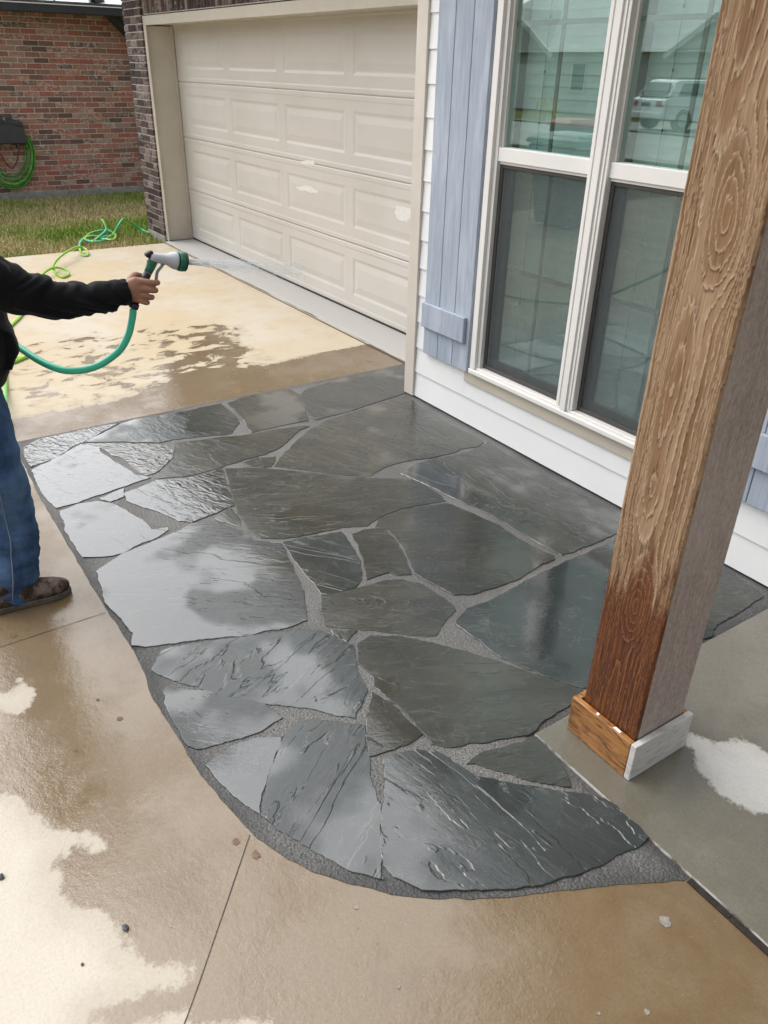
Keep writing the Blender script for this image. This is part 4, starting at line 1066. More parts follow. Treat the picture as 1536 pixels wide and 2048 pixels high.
def make_shutter(x0, x1, lb):
    s = bpy.data.objects.new('shutter', None); COL.objects.link(s); s.parent = house
    s.matrix_parent_inverse = world_of(house).inverted(); s.location = ((x0 + x1) / 2, WALL_Y, 0.32)
    s['label'] = lb
    w = (x1 - x0) / 3
    for k in range(3):
        MB().box(x0 + k * w + .0018, x0 + (k + 1) * w - .0018, WALL_Y - .030, WALL_Y - .0095, 0.318, 2.52).build('plank', M['blue'], s, 0.003)
    for z in (0.476, 2.20):
        MB().box(x0 + .001, x1 - .028, WALL_Y - .052, WALL_Y - .0305, z, z + 0.138).build('batten', M['blue'], s, 0.004)
make_shutter(-3.560, -3.152, 'blue shutter beside the corner trim')
make_shutter(-1.698, -1.290, 'blue shutter half hidden by the post')

# roof: eaves over garage and window wall, porch roof carried by the post
def make_roof():
    rf = MB()
    def slope(xa, xb, ye, ze, yr, zr, t=0.03):
        rf.add([(xa, ye, ze), (xb, ye, ze), (xb, yr, zr), (xa, yr, zr), (xa, ye, ze - t), (xb, ye, ze - t), (xb, yr, zr - t), (xa, yr, zr - t)],
               [(0, 1, 2, 3), (7, 6, 5, 4), (0, 4, 5, 1), (2, 6, 7, 3), (0, 3, 7, 4), (1, 5, 6, 2)])
    slope(-9.95, -4.05, 2.72, 2.70, 7.2, 4.9)
    slope(-4.04, -1.45, 2.40, 2.70, 7.2, 4.9)
    slope(-1.44, 4.6, 1.18, 2.72, 7.2, 4.92)
    rf.build('roof', M['roof'], house)
    MB().box(-9.95, -4.05, 2.74, 3.06, 2.515, 2.535).box(-4.04, -1.45, 2.42, 2.69, 2.515, 2.535).build('soffit', M['trim'], house)
    MB().box(-9.95, -4.05, 2.715, 2.738, 2.50, 2.665).build('fascia', M['trim'], house)
    MB().box(-4.04, -1.45, 2.395, 2.418, 2.50, 2.665).build('fascia', M['trim'], house)
    MB().box(-1.44, 4.6, 1.19, 2.69, 2.52, 2.54).build('porch_ceiling', M['soffit'], house)
    MB().box(-1.47, 4.6, 1.165, 1.188, 2.48, 2.69).box(-1.472, -1.442, 1.189, 2.69, 2.48, 2.69).build('porch_fascia', M['white'], house)
    MB().box(-1.12, 4.2, 1.51, 1.68, 2.30, 2.515).build('porch_beam', M['post_side'], house, 0.005)
make_roof()

# ------------------------------------------------------------------ porch post
def make_post():
    x0, x1, y0, y1, zt = -1.114, -0.916, 1.492, 1.694, 2.298
    post = thing('porch_post', 'thick rough timber post, wet red brown at the foot, on the porch slab', 'post', ((x0 + x1) / 2, (y0 + y1) / 2, 0.01))
    # front face with weathered growth rings as real relief
    nx, nz = 110, 1000
    u = np.linspace(x0, x1, nx); z = np.linspace(0.011, zt, nz)
    U, Z = np.meshgrid(u, z); c = U - (x0 + x1) / 2
    wob = (fbm(Z * 3.1, c * 6 + 3, 4) - .5)
    cw = c + 0.030 * wob
    zz = Z + 0.030 * (fbm(c * 22, Z * 5, 4) - .5)
    phi = None
    for kc, kz, a, b, off in ((0.020, 1.517, .0115, .040, 0.0), (-0.018, 1.13, .017, .100, 1.6), (-0.012, 0.89, .016, .060, 2.2), (0.002, 0.548, .0105, .034, 0.0), (-0.03, 1.90, .018, .12, 1.4), (.02, 2.25, .02, .1, 1.2), (-.01, 0.20, .016, .16, 2.6)):
        d = np.sqrt(((cw - kc) / a) ** 2 + ((zz - kz) / b) ** 2) + off
        phi = d if phi is None else -np.log(np.exp(-1.6 * phi) + np.exp(-1.6 * d)) / 1.6
    side = np.abs(cw - 0.01) / 0.0085
    mixf = np.clip((np.abs(cw - .01) - .055) / .03, 0, 1)
    phi = phi * (1 - mixf) + (0.35 * phi + side * 0.75) * mixf
    phi = phi + 0.40 * (fbm(c * 26, Z * 8, 4) - .5)
    fr_ = 0.24 * (vnoise(c * 330, Z * 38) - .5) + 0.20 * (vnoise(c * 760, Z * 90) - .5)
    ph = phi * 1.10 + fr_
    ring = ph - np.floor(ph)
    lev = np.floor(ph)
    # early wood erodes: each ring ramps up to a torn ledge
    prof = np.where(ring < .92, .55 * ring / .92 + .45 * np.exp(-((ring - .90) / .07) ** 2), (1 - ring) / .08 * .98)
    wet_line = 0.66 + 0.16 * (fbm(c * 18, Z * 0 + 1.3, 3) - .5) * 2 + 0.45 * (c + .02)
    wet = 1 / (1 + np.exp(-(wet_line - Z + 0.13 * (fbm(c * 90, Z * 10, 3) - .5) * 2) / 0.022))
    amp = 0.0022 * (1 - 0.55 * wet)
    h = prof * amp * (0.45 + 0.85 * vnoise(lev * 5.7 + .5, lev * 2.3 + .5)) * (0.5 + vnoise(c * 14 + 4, Z * 7)) + 0.0016 * (vnoise(c * 800, Z * 24) - .5)
    tap = np.clip((0.1 - np.abs(c)) / 0.012, 0, 1)
    Yv = y0 - h * (0.3 + .7 * tap) + 0.010 * (1 - np.sqrt(np.clip(1 - (1 - np.clip((0.099 - np.abs(c)) / 0.010, 0, 1)) ** 2, 0, 1)))
    v = np.stack([U, Yv, Z], -1).reshape(-1, 3)
    i = np.arange(nx * nz).reshape(nz, nx)
    q = np.stack([i[:-1, :-1], i[:-1, 1:], i[1:, 1:], i[1:, :-1]], -1).reshape(-1, 4)
    m = bpy.data.meshes.new('front_face'); m.from_pydata(v.tolist(), [], q.tolist()); m.update()
    m.polygons.foreach_set('use_smooth', [True] * len(q))
    core = np.clip(1 - phi / 3.2, 0, 1)
    set_attr(m, 'ring', np.clip(np.exp(-(ring / .07) ** 2) + np.exp(-((1 - ring) / .05) ** 2), 0, 1)); set_attr(m, 'tone', vnoise(lev * 7.3 + .5, lev * 3.1 + .5))  # ring: mask for the shadow lines painted at the ledges
    set_attr(m, 'ledge', np.clip((ring - .55) / .33, 0, 1) ** 2 * (ring < .95)); set_attr(m, 'wet', wet); set_attr(m, 'core', np.clip(core + .6 * (1 - ring) * (vnoise(lev * 3.7, lev * 1.1) > .55), 0, 1))
    f = obj('front_face', m, M['post_front'], post); f['label'] = 'eroded grain face with knots, darker where wet'
    mb = MB()
    xa, xb, ya, yb = x0 + .0, x1, y0 + .010, y1
    mb.add([(xa, ya, .011), (xb, ya, .011), (xb, yb, .011), (xa, yb, .011), (xa, ya, zt), (xb, ya, zt), (xb, yb, zt), (xa, yb, zt)], [(0, 3, 2, 1), (4, 5, 6, 7), (1, 2, 6, 5), (2, 3, 7, 6), (3, 0, 4, 7)])
    mb.build('timber', M['post_side'], post)
    # base boards
    zb = 0.0105; t = 0.019; hb = 0.128
    bx0, bx1, by0, by1 = -1.137, -0.893, 1.470, 1.718
    b = MB().box(bx0, bx1 - t - .0005, by0, by0 + t, zb, zb + hb).build('base_board', M['base_wet'], post, 0.003); b['label'] = 'wet orange brown base board'
    b = MB().box(bx1 - t, bx1, by0, by1, zb, zb + hb + .002).build('base_board', M['base_grey'], post, 0.003); b['label'] = 'chalky grey painted base board'
    MB().box(bx0, bx1 - t - .0005, by1 - t, by1, zb, zb + hb).build('base_board', M['base_wet'], post, 0.003)
    MB().box(bx0, bx0 + t, by0 + t + .0005, by1 - t - .0005, zb, zb + hb).build('base_board', M['base_wet'], post, 0.003)
    for x, l in ((-1.05, .010), (-0.985, .026)):
        mb = MB()
        mb.add([(x, by0 + .006, zb + hb + .0006), (x + l, by0 + .005, zb + hb + .0006), (x + l * 1.1, by0 + .012, zb + hb + .0024), (x + l * .2, by0 + .014, zb + hb + .0024)], [(0, 1, 2, 3)])
        mb.build('paint_fleck', M['white'], post)
make_post()

# ------------------------------------------------------------------ neighbour's house
def make_neighbour():
    nb = thing('neighbour_house', 'red brick neighbouring house with a dark gutter beyond the lawn', 'house', (-13.0, 3, 0))
    X = -13.0
    wall = MB().box(X - 4, X - .008, -4.5, 9.5, 0.07, 2.40).build('brick_wall', M['mortar_red'], nb)
    MB().box(X - 4, X + .02, -4.5, 9.5, -0.06, 0.075).build('foundation', M['foundation'], nb, 0.006)
    pool = [brick_mesh(0.194, 0.09, 0.058, 60 + s) for s in range(6)]
    cells = []; z = 0.075 + 0.036; k = 0
    while z < 2.36:
        y = -4.4 + (0.102 if k % 2 else 0.0)
        while y < 9.4:
            cells.append((y, z)); y += 0.204
        z += 0.068; k += 1
    vis = [c for c in cells if 2.0 <= c[0] <= 4.55 and c[1] < 2.3]
    vis.sort(key=lambda c: abs(c[1] - 1.1) * 0.4 + abs(c[0] - 3.2)); vis = set(vis[:300])
    rest = MB(); base = brick_mesh(0.194, 0.09, 0.058, 71)
    bv = [tuple(v.co) for v in base.vertices]; bf = [tuple(p.vertices) for p in base.polygons]
    for y, z in cells:
        pr = random.uniform(-.003, .003)
        if (y, z) in vis:
            place(random.choice(pool), wall, (X - .045 + pr, y, z), M['brick_red'], math.pi / 2)
        else:
            rest.add([(X - .045 + pr - b, y + a, z + c) for a, b, c in bv], bf)
    o = rest.build('bricks', M['brick_red_far'], wall); o['kind'] = 'stuff'
    # eave
    MB().box(X, X + .50, -4.8, 9.8, 2.335, 2.352).build('soffit', M['fascia_dark'], nb)
    MB().box(X + .44, X + .54, -4.8, 9.8, 2.285, 2.392).build('gutter', M['fascia_dark'], nb, 0.012)
    MB().box(X + .545, X + .556, -4.8, 9.8, 2.380, 2.3925).build('gutter_lip', M['white'], nb)
    MB().box(X + .40, X + .52, -4.8, 9.8, 2.400, 2.424).build('shingle_edge', M['roof'], nb)
    rf = MB().add([(X + .50, -4.8, 2.425), (X + .50, 9.8, 2.425), (X - 3.5, 9.8, 4.1), (X - 3.5, -4.8, 4.1)], [(0, 1, 2, 3)]).build('roof', M['roof_pale'], nb)
    mb = MB()
    for i in range(32): mb.obox((X - 1.5, -4.7 + i * .46, 3.275), (2.0, 0, -0.8375), (0, .012, 0), (0.006, 0, .015))
    mb.build('roof_seams', M['roof_pale'], rf)
    # sloping downspout
    a = Vector((X + .50, 3.60, 2.52)); b = Vector((X + .06, 4.32, 1.98)); d = (b - a)
    ax = d.normalized(); s = ax.cross(Vector((0, 0, 1))).normalized() * .05; up = s.cross(ax).normalized() * .06
    MB().obox((a + b) / 2, d / 2, s, up).box(X + .005, X + .10, 4.27, 4.38, 0.08, 2.02).build('downspout', M['fascia_dark'], nb, 0.01)
    MB().obox((a + b) / 2 - up * 1.02 * (1 if up.z < 0 else -1), d / 2, s * .25, up * .05).build('downspout_seam', M['base_grey'], nb)
make_neighbour()
# ------------------------------------------------------------------ person
def remesh(mb, voxel, smooth=4, fac=0.5):
    m = mb.mesh('tmp')
    bm = bmesh.new(); bm.from_mesh(m); bmesh.ops.triangulate(bm, faces=bm.faces); bmesh.ops.recalc_face_normals(bm, faces=bm.faces); bm.to_mesh(m); bm.free()
    o = bpy.data.objects.new('tmp', m); COL.objects.link(o)
    r = o.modifiers.new('r', 'REMESH'); r.mode = 'VOXEL'; r.voxel_size = voxel; r.use_smooth_shade = True
    s = o.modifiers.new('s', 'SMOOTH'); s.iterations = smooth; s.factor = fac
    dg = bpy.context.evaluated_depsgraph_get(); dg.update()
    res = bpy.data.meshes.new_from_object(o.evaluated_get(dg))
    bpy.data.objects.remove(o, do_unlink=True); bpy.data.meshes.remove(m)
    res.polygons.foreach_set('use_smooth', [True] * len(res.polygons))
    return res
def wrinkle(mesh, fn):
    n = len(mesh.vertices); P = np.zeros(n * 3); N = np.zeros(n * 3)
    mesh.vertices.foreach_get('co', P); mesh.vertices.foreach_get('normal', N)
    P = P.reshape(-1, 3); N = N.reshape(-1, 3)
    P = P + N * fn(P)[:, None]
    mesh.vertices.foreach_set('co', P.ravel()); mesh.update()
def limb(mb, pts, n=18):
    """pts: (x, y, z, rx, r2): rings perpendicular to the path"""
    ps = [Vector(p[:3]) for p in pts]; rings = []
    for i, p in enumerate(ps):
        t = (ps[min(i + 1, len(ps) - 1)] - ps[max(i - 1, 0)]).normalized()
        a = Vector((1, 0, 0)); a = (a - t * a.dot(t)).normalized(); b = t.cross(a)
        rx, r2 = pts[i][3], pts[i][4]
        rings.append([p + a * math.cos(q) * rx + b * math.sin(q) * r2 for q in [2 * math.pi * k / n for k in range(n)]])
    mb.loft(rings)
def ball(mb, c, rx, ry, rz, n=14):
    rings = []
    for k in range(1, 10):
        th = math.pi * k / 10
        rings.append([(c[0] + rx * math.sin(th) * math.cos(q), c[1] + ry * math.sin(th) * math.sin(q), c[2] - rz * math.cos(th)) for q in [2 * math.pi * i / n for i in range(n)]])
    mb.loft(rings)

def make_person():
    cx = -2.86
    p = thing('person', 'person in black hoodie and blue jeans holding out a hose nozzle', 'person', (cx, 0.21, 0))
    HX = -2.70
    # body: head, neck, trunk, arms, legs as one skin
    b = MB()
    limb(b, [(cx, .20, .86, .15, .10), (cx, .21, 1.05, .14, .10), (cx, .20, 1.25, .16, .11), (cx, .20, 1.36, .15, .09), (cx, .215, 1.42, .06, .06), (cx, .225, 1.50, .055, .055)])
    ball(b, (cx, .245, 1.60), .076, .095, .118)
    ball(b, (cx, .285, 1.555), .052, .060, .058)
    b.tube([(cx, .335, 1.615), (cx, .352, 1.585), (cx, .340, 1.572)], [.010, .014, .010], 8)
    for s in (-1, 1):
        ball(b, (cx + s * .079, .235, 1.595), .010, .022, .032)
        ball(b, (cx + s * .030, .328, 1.607), .013, .010, .008)
        ax_ = (-2.722 if s > 0 else cx - .18)
        k_ = 0 if s > 0 else 1
        limb(b, [(cx + s * .09, .205, .88, .075, .085), (cx + s * .115, .216 - .01 * k_, .65, .062, .07), (cx + s * .148, .226 - .05 * k_, .48, .052, .06), (ax_, .232 - .132 * k_, .30, .046, .055), (ax_, .205 - .165 * k_, .14, .038, .045), (ax_, .175 - .155 * k_, .06, .034, .04)])
    b.tube([(cx - .028, .346, 1.545), (cx, .352, 1.543), (cx + .028, .346, 1.545)], [.006, .009, .006], 8)
    limb(b, [(cx + .15, .20, 1.34, .06, .06), (HX, .38, 1.14, .05, .05), (HX, .55, 1.075, .042, .042), (HX, .70, 1.078, .032, .036), (HX + .004, .775, 1.083, .022, .030)])
    limb(b, [(cx - .15, .20, 1.34, .06, .06), (cx - .22, .19, 1.10, .05, .05), (cx - .21, .27, .93, .042, .042), (cx - .20, .34, .90, .030, .034)])
    body = remesh(b, 0.009, 6)
    # right hand round the nozzle handle, left hand round the hose
    h = MB()
    def fing(pts, r0, r1):
        q = catmull(pts, 5); n = len(q)
        rad = [r0 + (r1 - r0) * i / (n - 1) for i in range(n)]
        h.tube(q, rad, 10); e = q[-1]; ball(h, e, r1, r1, r1, 10)
    limb(h, [(HX + .004, .752, 1.082, .024, .031), (HX + .008, .772, 1.085, .021, .038), (HX + .012, .795, 1.087, .019, .044), (HX + .016, .815, 1.087, .014, .040)])
    fing([(HX + .014, .800, 1.116), (HX + .024, .824, 1.112), (HX + .027, .848, 1.107), (HX + .014, .867, 1.103), (HX - .010, .868, 1.100)], .0125, .0088)
    fing([(HX + .016, .798, 1.095), (HX + .027, .822, 1.090), (HX + .028, .844, 1.083), (HX + .011, .858, 1.078), (HX - .013, .852, 1.076)], .0128, .0088)
    fing([(HX + .016, .792, 1.074), (HX + .026, .814, 1.067), (HX + .026, .832, 1.060), (HX + .009, .843, 1.056), (HX - .013, .836, 1.054)], .0120, .0082)
    fing([(HX + .013, .786, 1.056), (HX + .022, .803, 1.049), (HX + .021, .818, 1.042), (HX + .006, .826, 1.039), (HX - .011, .820, 1.038)], .0105, .0072)
    fing([(HX - .002, .772, 1.104), (HX - .012, .794, 1.127), (HX - .024, .818, 1.124), (HX - .029, .840, 1.112)], .0155, .0095)
    LX, LY, LZ = cx - .20, .36, .90
    limb(h, [(LX, LY - .05, LZ, .024, .030), (LX, LY - .02, LZ, .020, .040), (LX, LY + .015, LZ, .016, .040)])
    for j in range(4):
        z = LZ + .030 - j * .020
        fing([(LX - .004, LY + .01, z), (LX - .012, LY + .035, z), (LX + .004, LY + .052, z - .004), (LX + .026, LY + .046, z - .006), (LX + .030, LY + .028, z - .006)], .0105, .008)
    fing([(LX + .006, LY - .02, LZ + .036), (LX + .022, LY + .005, LZ + .046), (LX + .030, LY + .03, LZ + .042)], .013, .0095)
    hand = remesh(h, 0.0026, 4, 0.4)
    bm = bmesh.new(); bm.from_mesh(body); bm.from_mesh(hand); bm.to_mesh(body); bm.free()
    body.polygons.foreach_set('use_smooth', [True] * len(body.polygons))
    obj('body', body, M['skin'], p)
    # finger nails of the hand in view are too small to show; hair
    hr = MB(); ball(hr, (cx, .225, 1.64), .083, .098, .095); ball(hr, (cx, .185, 1.585), .075, .065, .09)
    obj('hair', remesh(hr, .01, 4), M['hair'], p)
    for s in (-1, 1):
        e = MB(); ball(e, (cx + s * .030, .334, 1.607), .0085, .0065, .0055, 10); e.build('eye', M['nz_black'], p)
    # hoodie
    k = MB()
    limb(k, [(cx, .225, .815, .185, .125), (cx, .228, .845, .195, .131), (cx, .240, .875, .205, .140), (cx, .252, .96, .205, .155), (cx, .240, 1.08, .205, .148), (cx, .205, 1.22, .212, .138), (cx, .200, 1.33, .205, .115), (cx, .20, 1.40, .12, .085), (cx, .205, 1.435, .075, .075)], 24)
    limb(k, [(cx + .13, .20, 1.33, .085, .085), (cx + .19, .27, 1.235, .083, .088), (HX - .005, .395, 1.135, .070, .080), (HX - .002, .47, 1.110, .064, .068), (HX, .535, 1.080, .060, .064), (HX, .60, 1.073, .055, .057), (HX, .68, 1.074, .047, .049), (HX, .735, 1.080, .042, .044), (HX + .002, .764, 1.082, .037, .044), (HX + .003, .772, 1.083, .031, .038)])
    limb(k, [(cx - .13, .20, 1.33, .085, .085), (cx - .21, .19, 1.20, .080, .085), (cx - .235, .20, 1.06, .072, .075), (cx - .225, .26, .955, .064, .066), (cx - .205, .315, .905, .048, .048), (cx - .20, .332, .90, .040, .044)])
    ball(k, (cx, .125, 1.375), .135, .045, .085)
    limb(k, [(cx + .02, .355, .865, .13, .022), (cx + .02, .375, .93, .15, .034), (cx + .02, .37, 1.0, .13, .022)])
    hm = remesh(k, 0.0065, 3, 0.5)
    def hood_f(P):
        x, y, z = P.T
        arm = np.clip((y - .36) / .05, 0, 1) * np.clip((z - .98) / .03, 0, 1)
        w = (fbm(y * 24 + 2.2 * np.sin(z * 30), z * 8 + x * 9, 3) - .5) * .034 * arm * np.clip((.80 - y) / .05, 0, 1)
        tors = (fbm(z * 16 + x * 3, y * 9 + x * 6, 3) - .5) * .016 * (1 - arm)
        cuff = np.where((y > .745) & (z > 1.0), 0.0015 * np.sin(np.arctan2(z - 1.082, x - HX) * 44), 0)
        return w * (y < .745) + tors + cuff
    wrinkle(hm, hood_f)
    hd = obj('hoodie', hm, M['hoodie'], p)
    # jeans
    j = MB()
    limb(j, [(cx, .20, .90, .165, .115), (cx, .205, .80, .175, .122), (cx, .21, .74, .165, .115)], 22)
    RX = -2.722
    limb(j, [(cx + .085, .205, .80, .092, .118), (cx + .11, .215, .70, .092, .115), (cx + .13, .222, .60, .086, .106), (cx + .15, .228, .50, .080, .100), (RX - .01, .236, .40, .077, .096), (RX, .238, .30, .076, .094), (RX + .004, .226, .20, .076, .094), (RX + .008, .200, .11, .074, .090), (RX + .010, .180, .055, .072, .090), (RX + .010, .170, .040, .070, .088)])
    limb(j, [(cx - .085, .205, .80, .092, .118), (cx - .11, .215, .70, .092, .115), (cx - .13, .205, .60, .086, .106), (cx - .15, .180, .50, .080, .100), (cx - .17, .14, .40, .077, .096), (cx - .18, .10, .30, .076, .094), (cx - .18, .06, .20, .076, .094), (cx - .18, .03, .11, .074, .090), (cx - .18, .015, .040, .070, .088)])
    jm = remesh(j, 0.0065, 3, 0.5)
    def jean_f(P):
        x, y, z = P.T
        lo = np.clip((.34 - z) / .2, 0, 1); kn = np.exp(-((z - .46) / .07) ** 2)
        f = (fbm(z * 26 + 7 * y + x * 4, y * 7 + x * 5, 3) - .5) * (.014 + .022 * lo + .024 * kn)
        return f + .0025 * (fbm(z * 60, y * 40 + x * 40, 2) - .5)
    wrinkle(jm, jean_f)
    jn = obj('jeans', jm, M['denim'], p)
    # side seam
    P = np.zeros(len(jm.vertices) * 3); jm.vertices.foreach_get('co', P); P = P.reshape(-1, 3)
    seam = []
    for z in np.linspace(.05, .80, 46):
        c = P[(np.abs(P[:, 2] - z) < .008) & (P[:, 0] > cx)]
        yc = .175 + .05 * min(1, z / .3)
        c = c[np.abs(c[:, 1] - yc) < .012]
        if len(c): q = c[np.argmax(c[:, 0])]; seam.append((q[0] + .0008, yc, z))
    if len(seam) > 3: MB().tube(seam, .0022, 5).build('side_seam', M['thread'], jn)
    # shoes
    for sx, sy in ((-2.690, 0.0), (cx - .185, -.165)):
        m = MB()
        y0 = .105 + sy
        limb(m, [(sx, y0 + .004, .050, .026, .034), (sx, y0 + .03, .056, .037, .048), (sx, y0 + .09, .060, .040, .056), (sx + .002, y0 + .15, .052, .042, .046), (sx + .005, y0 + .20, .043, .047, .036), (sx + .006, y0 + .24, .038, .045, .029), (sx + .005, y0 + .268, .034, .034, .022), (sx + .004, y0 + .280, .032, .018, .014)])
        limb(m, [(sx, y0 + .055, .08, .042, .050), (sx, y0 + .057, .125, .044, .055)])
        sm = remesh(m, .0045, 3, .5)
        wrinkle(sm, lambda Q: .004 * (fbm(Q[:, 1] * 45, Q[:, 2] * 40 + Q[:, 0] * 30, 3) - .5))
        sh = obj('shoe', sm, M['shoe'], p)
        out = [(.0, .024), (.03, .036), (.09, .038), (.15, .042), (.20, .049), (.24, .047), (.272, .036), (.288, .016)]
        poly = [(sx + w + (.004 if d > .12 else 0), y0 + d - .004) for d, w in out] + [(sx - w, y0 + d - .004) for d, w in reversed(out)]
        MB().prism(poly, .0015, .024).build('sole', M['sole'], sh, .004, fix=True)
        for q in (.15, .172, .194):
            MB().tube([(sx - .022, y0 + q, .083 - (q - .15) * .5), (sx, y0 + q + .004, .094 - (q - .15) * .55), (sx + .024, y0 + q, .083 - (q - .15) * .5)], .0028, 6).build('lace', M['sole'], sh)
make_person()

# ------------------------------------------------------------------ nozzle held in the hand
def make_nozzle():
    HX = -2.70
    nz = thing('hose_nozzle', 'grey and green pistol hose nozzle held in the hand', 'hose nozzle', (HX, .80, 1.04))
    a = Vector((HX, .858, 1.186)); ax = (Vector((HX, .977, 1.159)) - a).normalized()
    L = .122
    MB().lathe(a, ax, [(-.004, .008), (0, .0135), (.012, .0165), (.035, .0168), (.055, .0185), (.072, .0265), (.084, .0300), (.090, .0305)], 24).build('barrel', M['nz_grey'], nz)
    MB().lathe(a, ax, [(.0905, .0290), (.0945, .0290)], 24).build('ring', M['nz_black'], nz)
    rg = MB(); n = 48
    prof = [(.095, .030), (.097, .0325), (.115, .0330), (.118, .031)]
    t = ax; s = t.cross(Vector((1, 0, 0))).normalized(); q = t.cross(s)
    rings = [[a + t * d + (s * math.cos(w) + q * math.sin(w)) * (r * (1 + (.030 if (i // 3) % 2 else 0))) for i, w in enumerate([2 * math.pi * i / n for i in range(n)])] for d, r in prof]
    rg.loft(rings).build('dial', M['nz_green'], nz)
    MB().lathe(a, ax, [(.1182, .0325), (.1225, .0325), (.1226, .026), (.121, .022)], 32).build('face', M['nz_black'], nz)
    # thumb control at the back
    c = a - ax * .004 + Vector((0, -.004, .008))
    MB().lathe(c - Vector((.012, 0, 0)), (1, 0, 0), [(0, .004), (.003, .0095), (.021, .0095), (.024, .004)], 14).lathe(c + Vector((-.009, .010, .006)), (1, 0, 0), [(0, .003), (.002, .007), (.016, .007), (.018, .003)], 12).build('flow_knob', M['nz_black'], nz)
    # handle, green shoulder then black grip
    hp = [(.866, 1.178), (.856, 1.163), (.849, 1.150), (.838, 1.131), (.823, 1.108), (.806, 1.083), (.792, 1.058), (.782, 1.036)]
    g = MB(); limb(g, [(HX, .868, 1.180, .011, .017), (HX, .859, 1.164, .012, .017), (HX, .850, 1.148, .0125, .015), (HX, .842, 1.136, .0125, .0135)]); g.build('green_shoulder', M['nz_green'], nz)
    MB().tube([(HX, .846, 1.178), (HX, .849, 1.166), (HX, .852, 1.158)], [.003, .006, .008], 10).build('guard', M['nz_green'], nz)
    g = MB(); limb(g, [(HX, .8415, 1.1355, .0128, .0138), (HX, .829, 1.117, .0135, .0142), (HX, .812, 1.091, .0135, .0145), (HX, .797, 1.066, .0130, .014), (HX, .784, 1.040, .0135, .0138)]); g.build('grip', M['nz_black'], nz)
    d = (Vector((HX, .784, 1.040)) - Vector((HX, .797, 1.066))).normalized()
    MB().lathe(Vector((HX, .784, 1.0395)), d, [(0, .0150), (.002, .0165), (.016, .0165), (.018, .0145)], 18).build('coupling', M['nz_black'], nz)
    tr = [(HX, .897, 1.166), (HX, .893, 1.154), (HX, .882, 1.144), (HX, .874, 1.134), (HX, .870, 1.120), (HX, .865, 1.103), (HX, .857, 1.085), (HX, .846, 1.068)]
    MB().tube(catmull(tr, 3), .0058, 8, flat=1.0).build('trigger', M['nz_trig'], nz)
    MB().lathe(Vector((HX - .010, .897, 1.164)), (1, 0, 0), [(0, .003), (.001, .0075), (.019, .0075), (.020, .003)], 14).build('pivot', M['nz_trig'], nz)
    return a + ax * .124, ax
NZ_TIP, NZ_AX = make_nozzle()

# water leaving the nozzle: fine drops, nobody could count them
def make_spray():
    rs = np.random.RandomState(8); mb = MB()
    d0 = Vector((0.06, 1.0, -0.16)).normalized(); g = Vector((0, 0, -9.8)); sp = 9.0
    s = d0.cross(Vector((0, 0, 1))).normalized(); u = s.cross(d0)
    for i in range(1300):
        tt = (rs.rand() ** 1.8) * 0.05
        r = abs(rs.normal(0, .026)) ; w = rs.rand() * 6.283
        v = (d0 + (s * math.cos(w) + u * math.sin(w)) * r * 1.6 + Vector((0, 0, .03))) * sp
        p = NZ_TIP + v * tt + 0.5 * g * tt * tt + (s * math.cos(w) + u * math.sin(w)) * .008
        t = (v + g * tt).normalized() * rs.uniform(.006, .018); q = rs.uniform(.0004, .0009)
        a = t.cross(Vector((0, 0, 1))).normalized() * q; b = a.cross(t).normalized() * q
        if p.z < 0.02: continue
        mb.add([p - t, p + a, p + b, p - a, p - b, p + t], [(0, 2, 1), (0, 3, 2), (0, 4, 3), (0, 1, 4), (5, 1, 2), (5, 2, 3), (5, 3, 4), (5, 4, 1)])
    o = mb.build('water_spray', M['water']); o['kind'] = 'stuff'
    tag(o, 'fine jet of water drops leaving the nozzle', 'water')
make_spray()

# ------------------------------------------------------------------ garden hose
def make_hose():
    HX = -2.70; r = .0125
    a = [(HX, .776, 1.022), (HX, .768, .990), (HX, .745, .932), (HX, .701, .880), (HX - .01, .617, .838), (HX - .04, .53, .832), (-2.82, .47, .85), (-2.95, .42, .88), (-3.055, .385, .896), (-3.15, .38, .89), (-3.42, .40, .76), (-3.9, .44, .42), (-4.5, .52, .10), (-5.1, .62, r)]
    gr = [(x, y, r) for x, y in HOSEH[::-1]]
    far = HOSE_FAR[::-1]
    pts = a + gr + [(x, y, max(z, r)) for x, y, z in far]
    c = catmull(pts, 7); n = 10
    mb = MB(); mb.tube(c, [r if p.x > -7 else r * .95 for p in c], n)
    m = mb.mesh('garden_hose'); m.materials.append(M['hose'])
    k = len(c); along = []; stripe = []
    for i, p in enumerate(c):
        t = min(1, max(0, (-3.4 - p.x) / 2.0))
        if p.x < -9.0: t = 0.5 + 0.5 * math.sin(i * .33)
        for j in range(n):
            along.append(t); stripe.append(0.5 + 0.5 * math.cos(2 * math.pi * j / n + i * .05))
    set_attr(m, 'along', along); set_attr(m, 'stripe', stripe)
    o = bpy.data.objects.new('garden_hose', m); COL.objects.link(o)
    tag(o, 'teal to lime garden hose looping from the nozzle across driveway to lawn', 'hose')
make_hose()

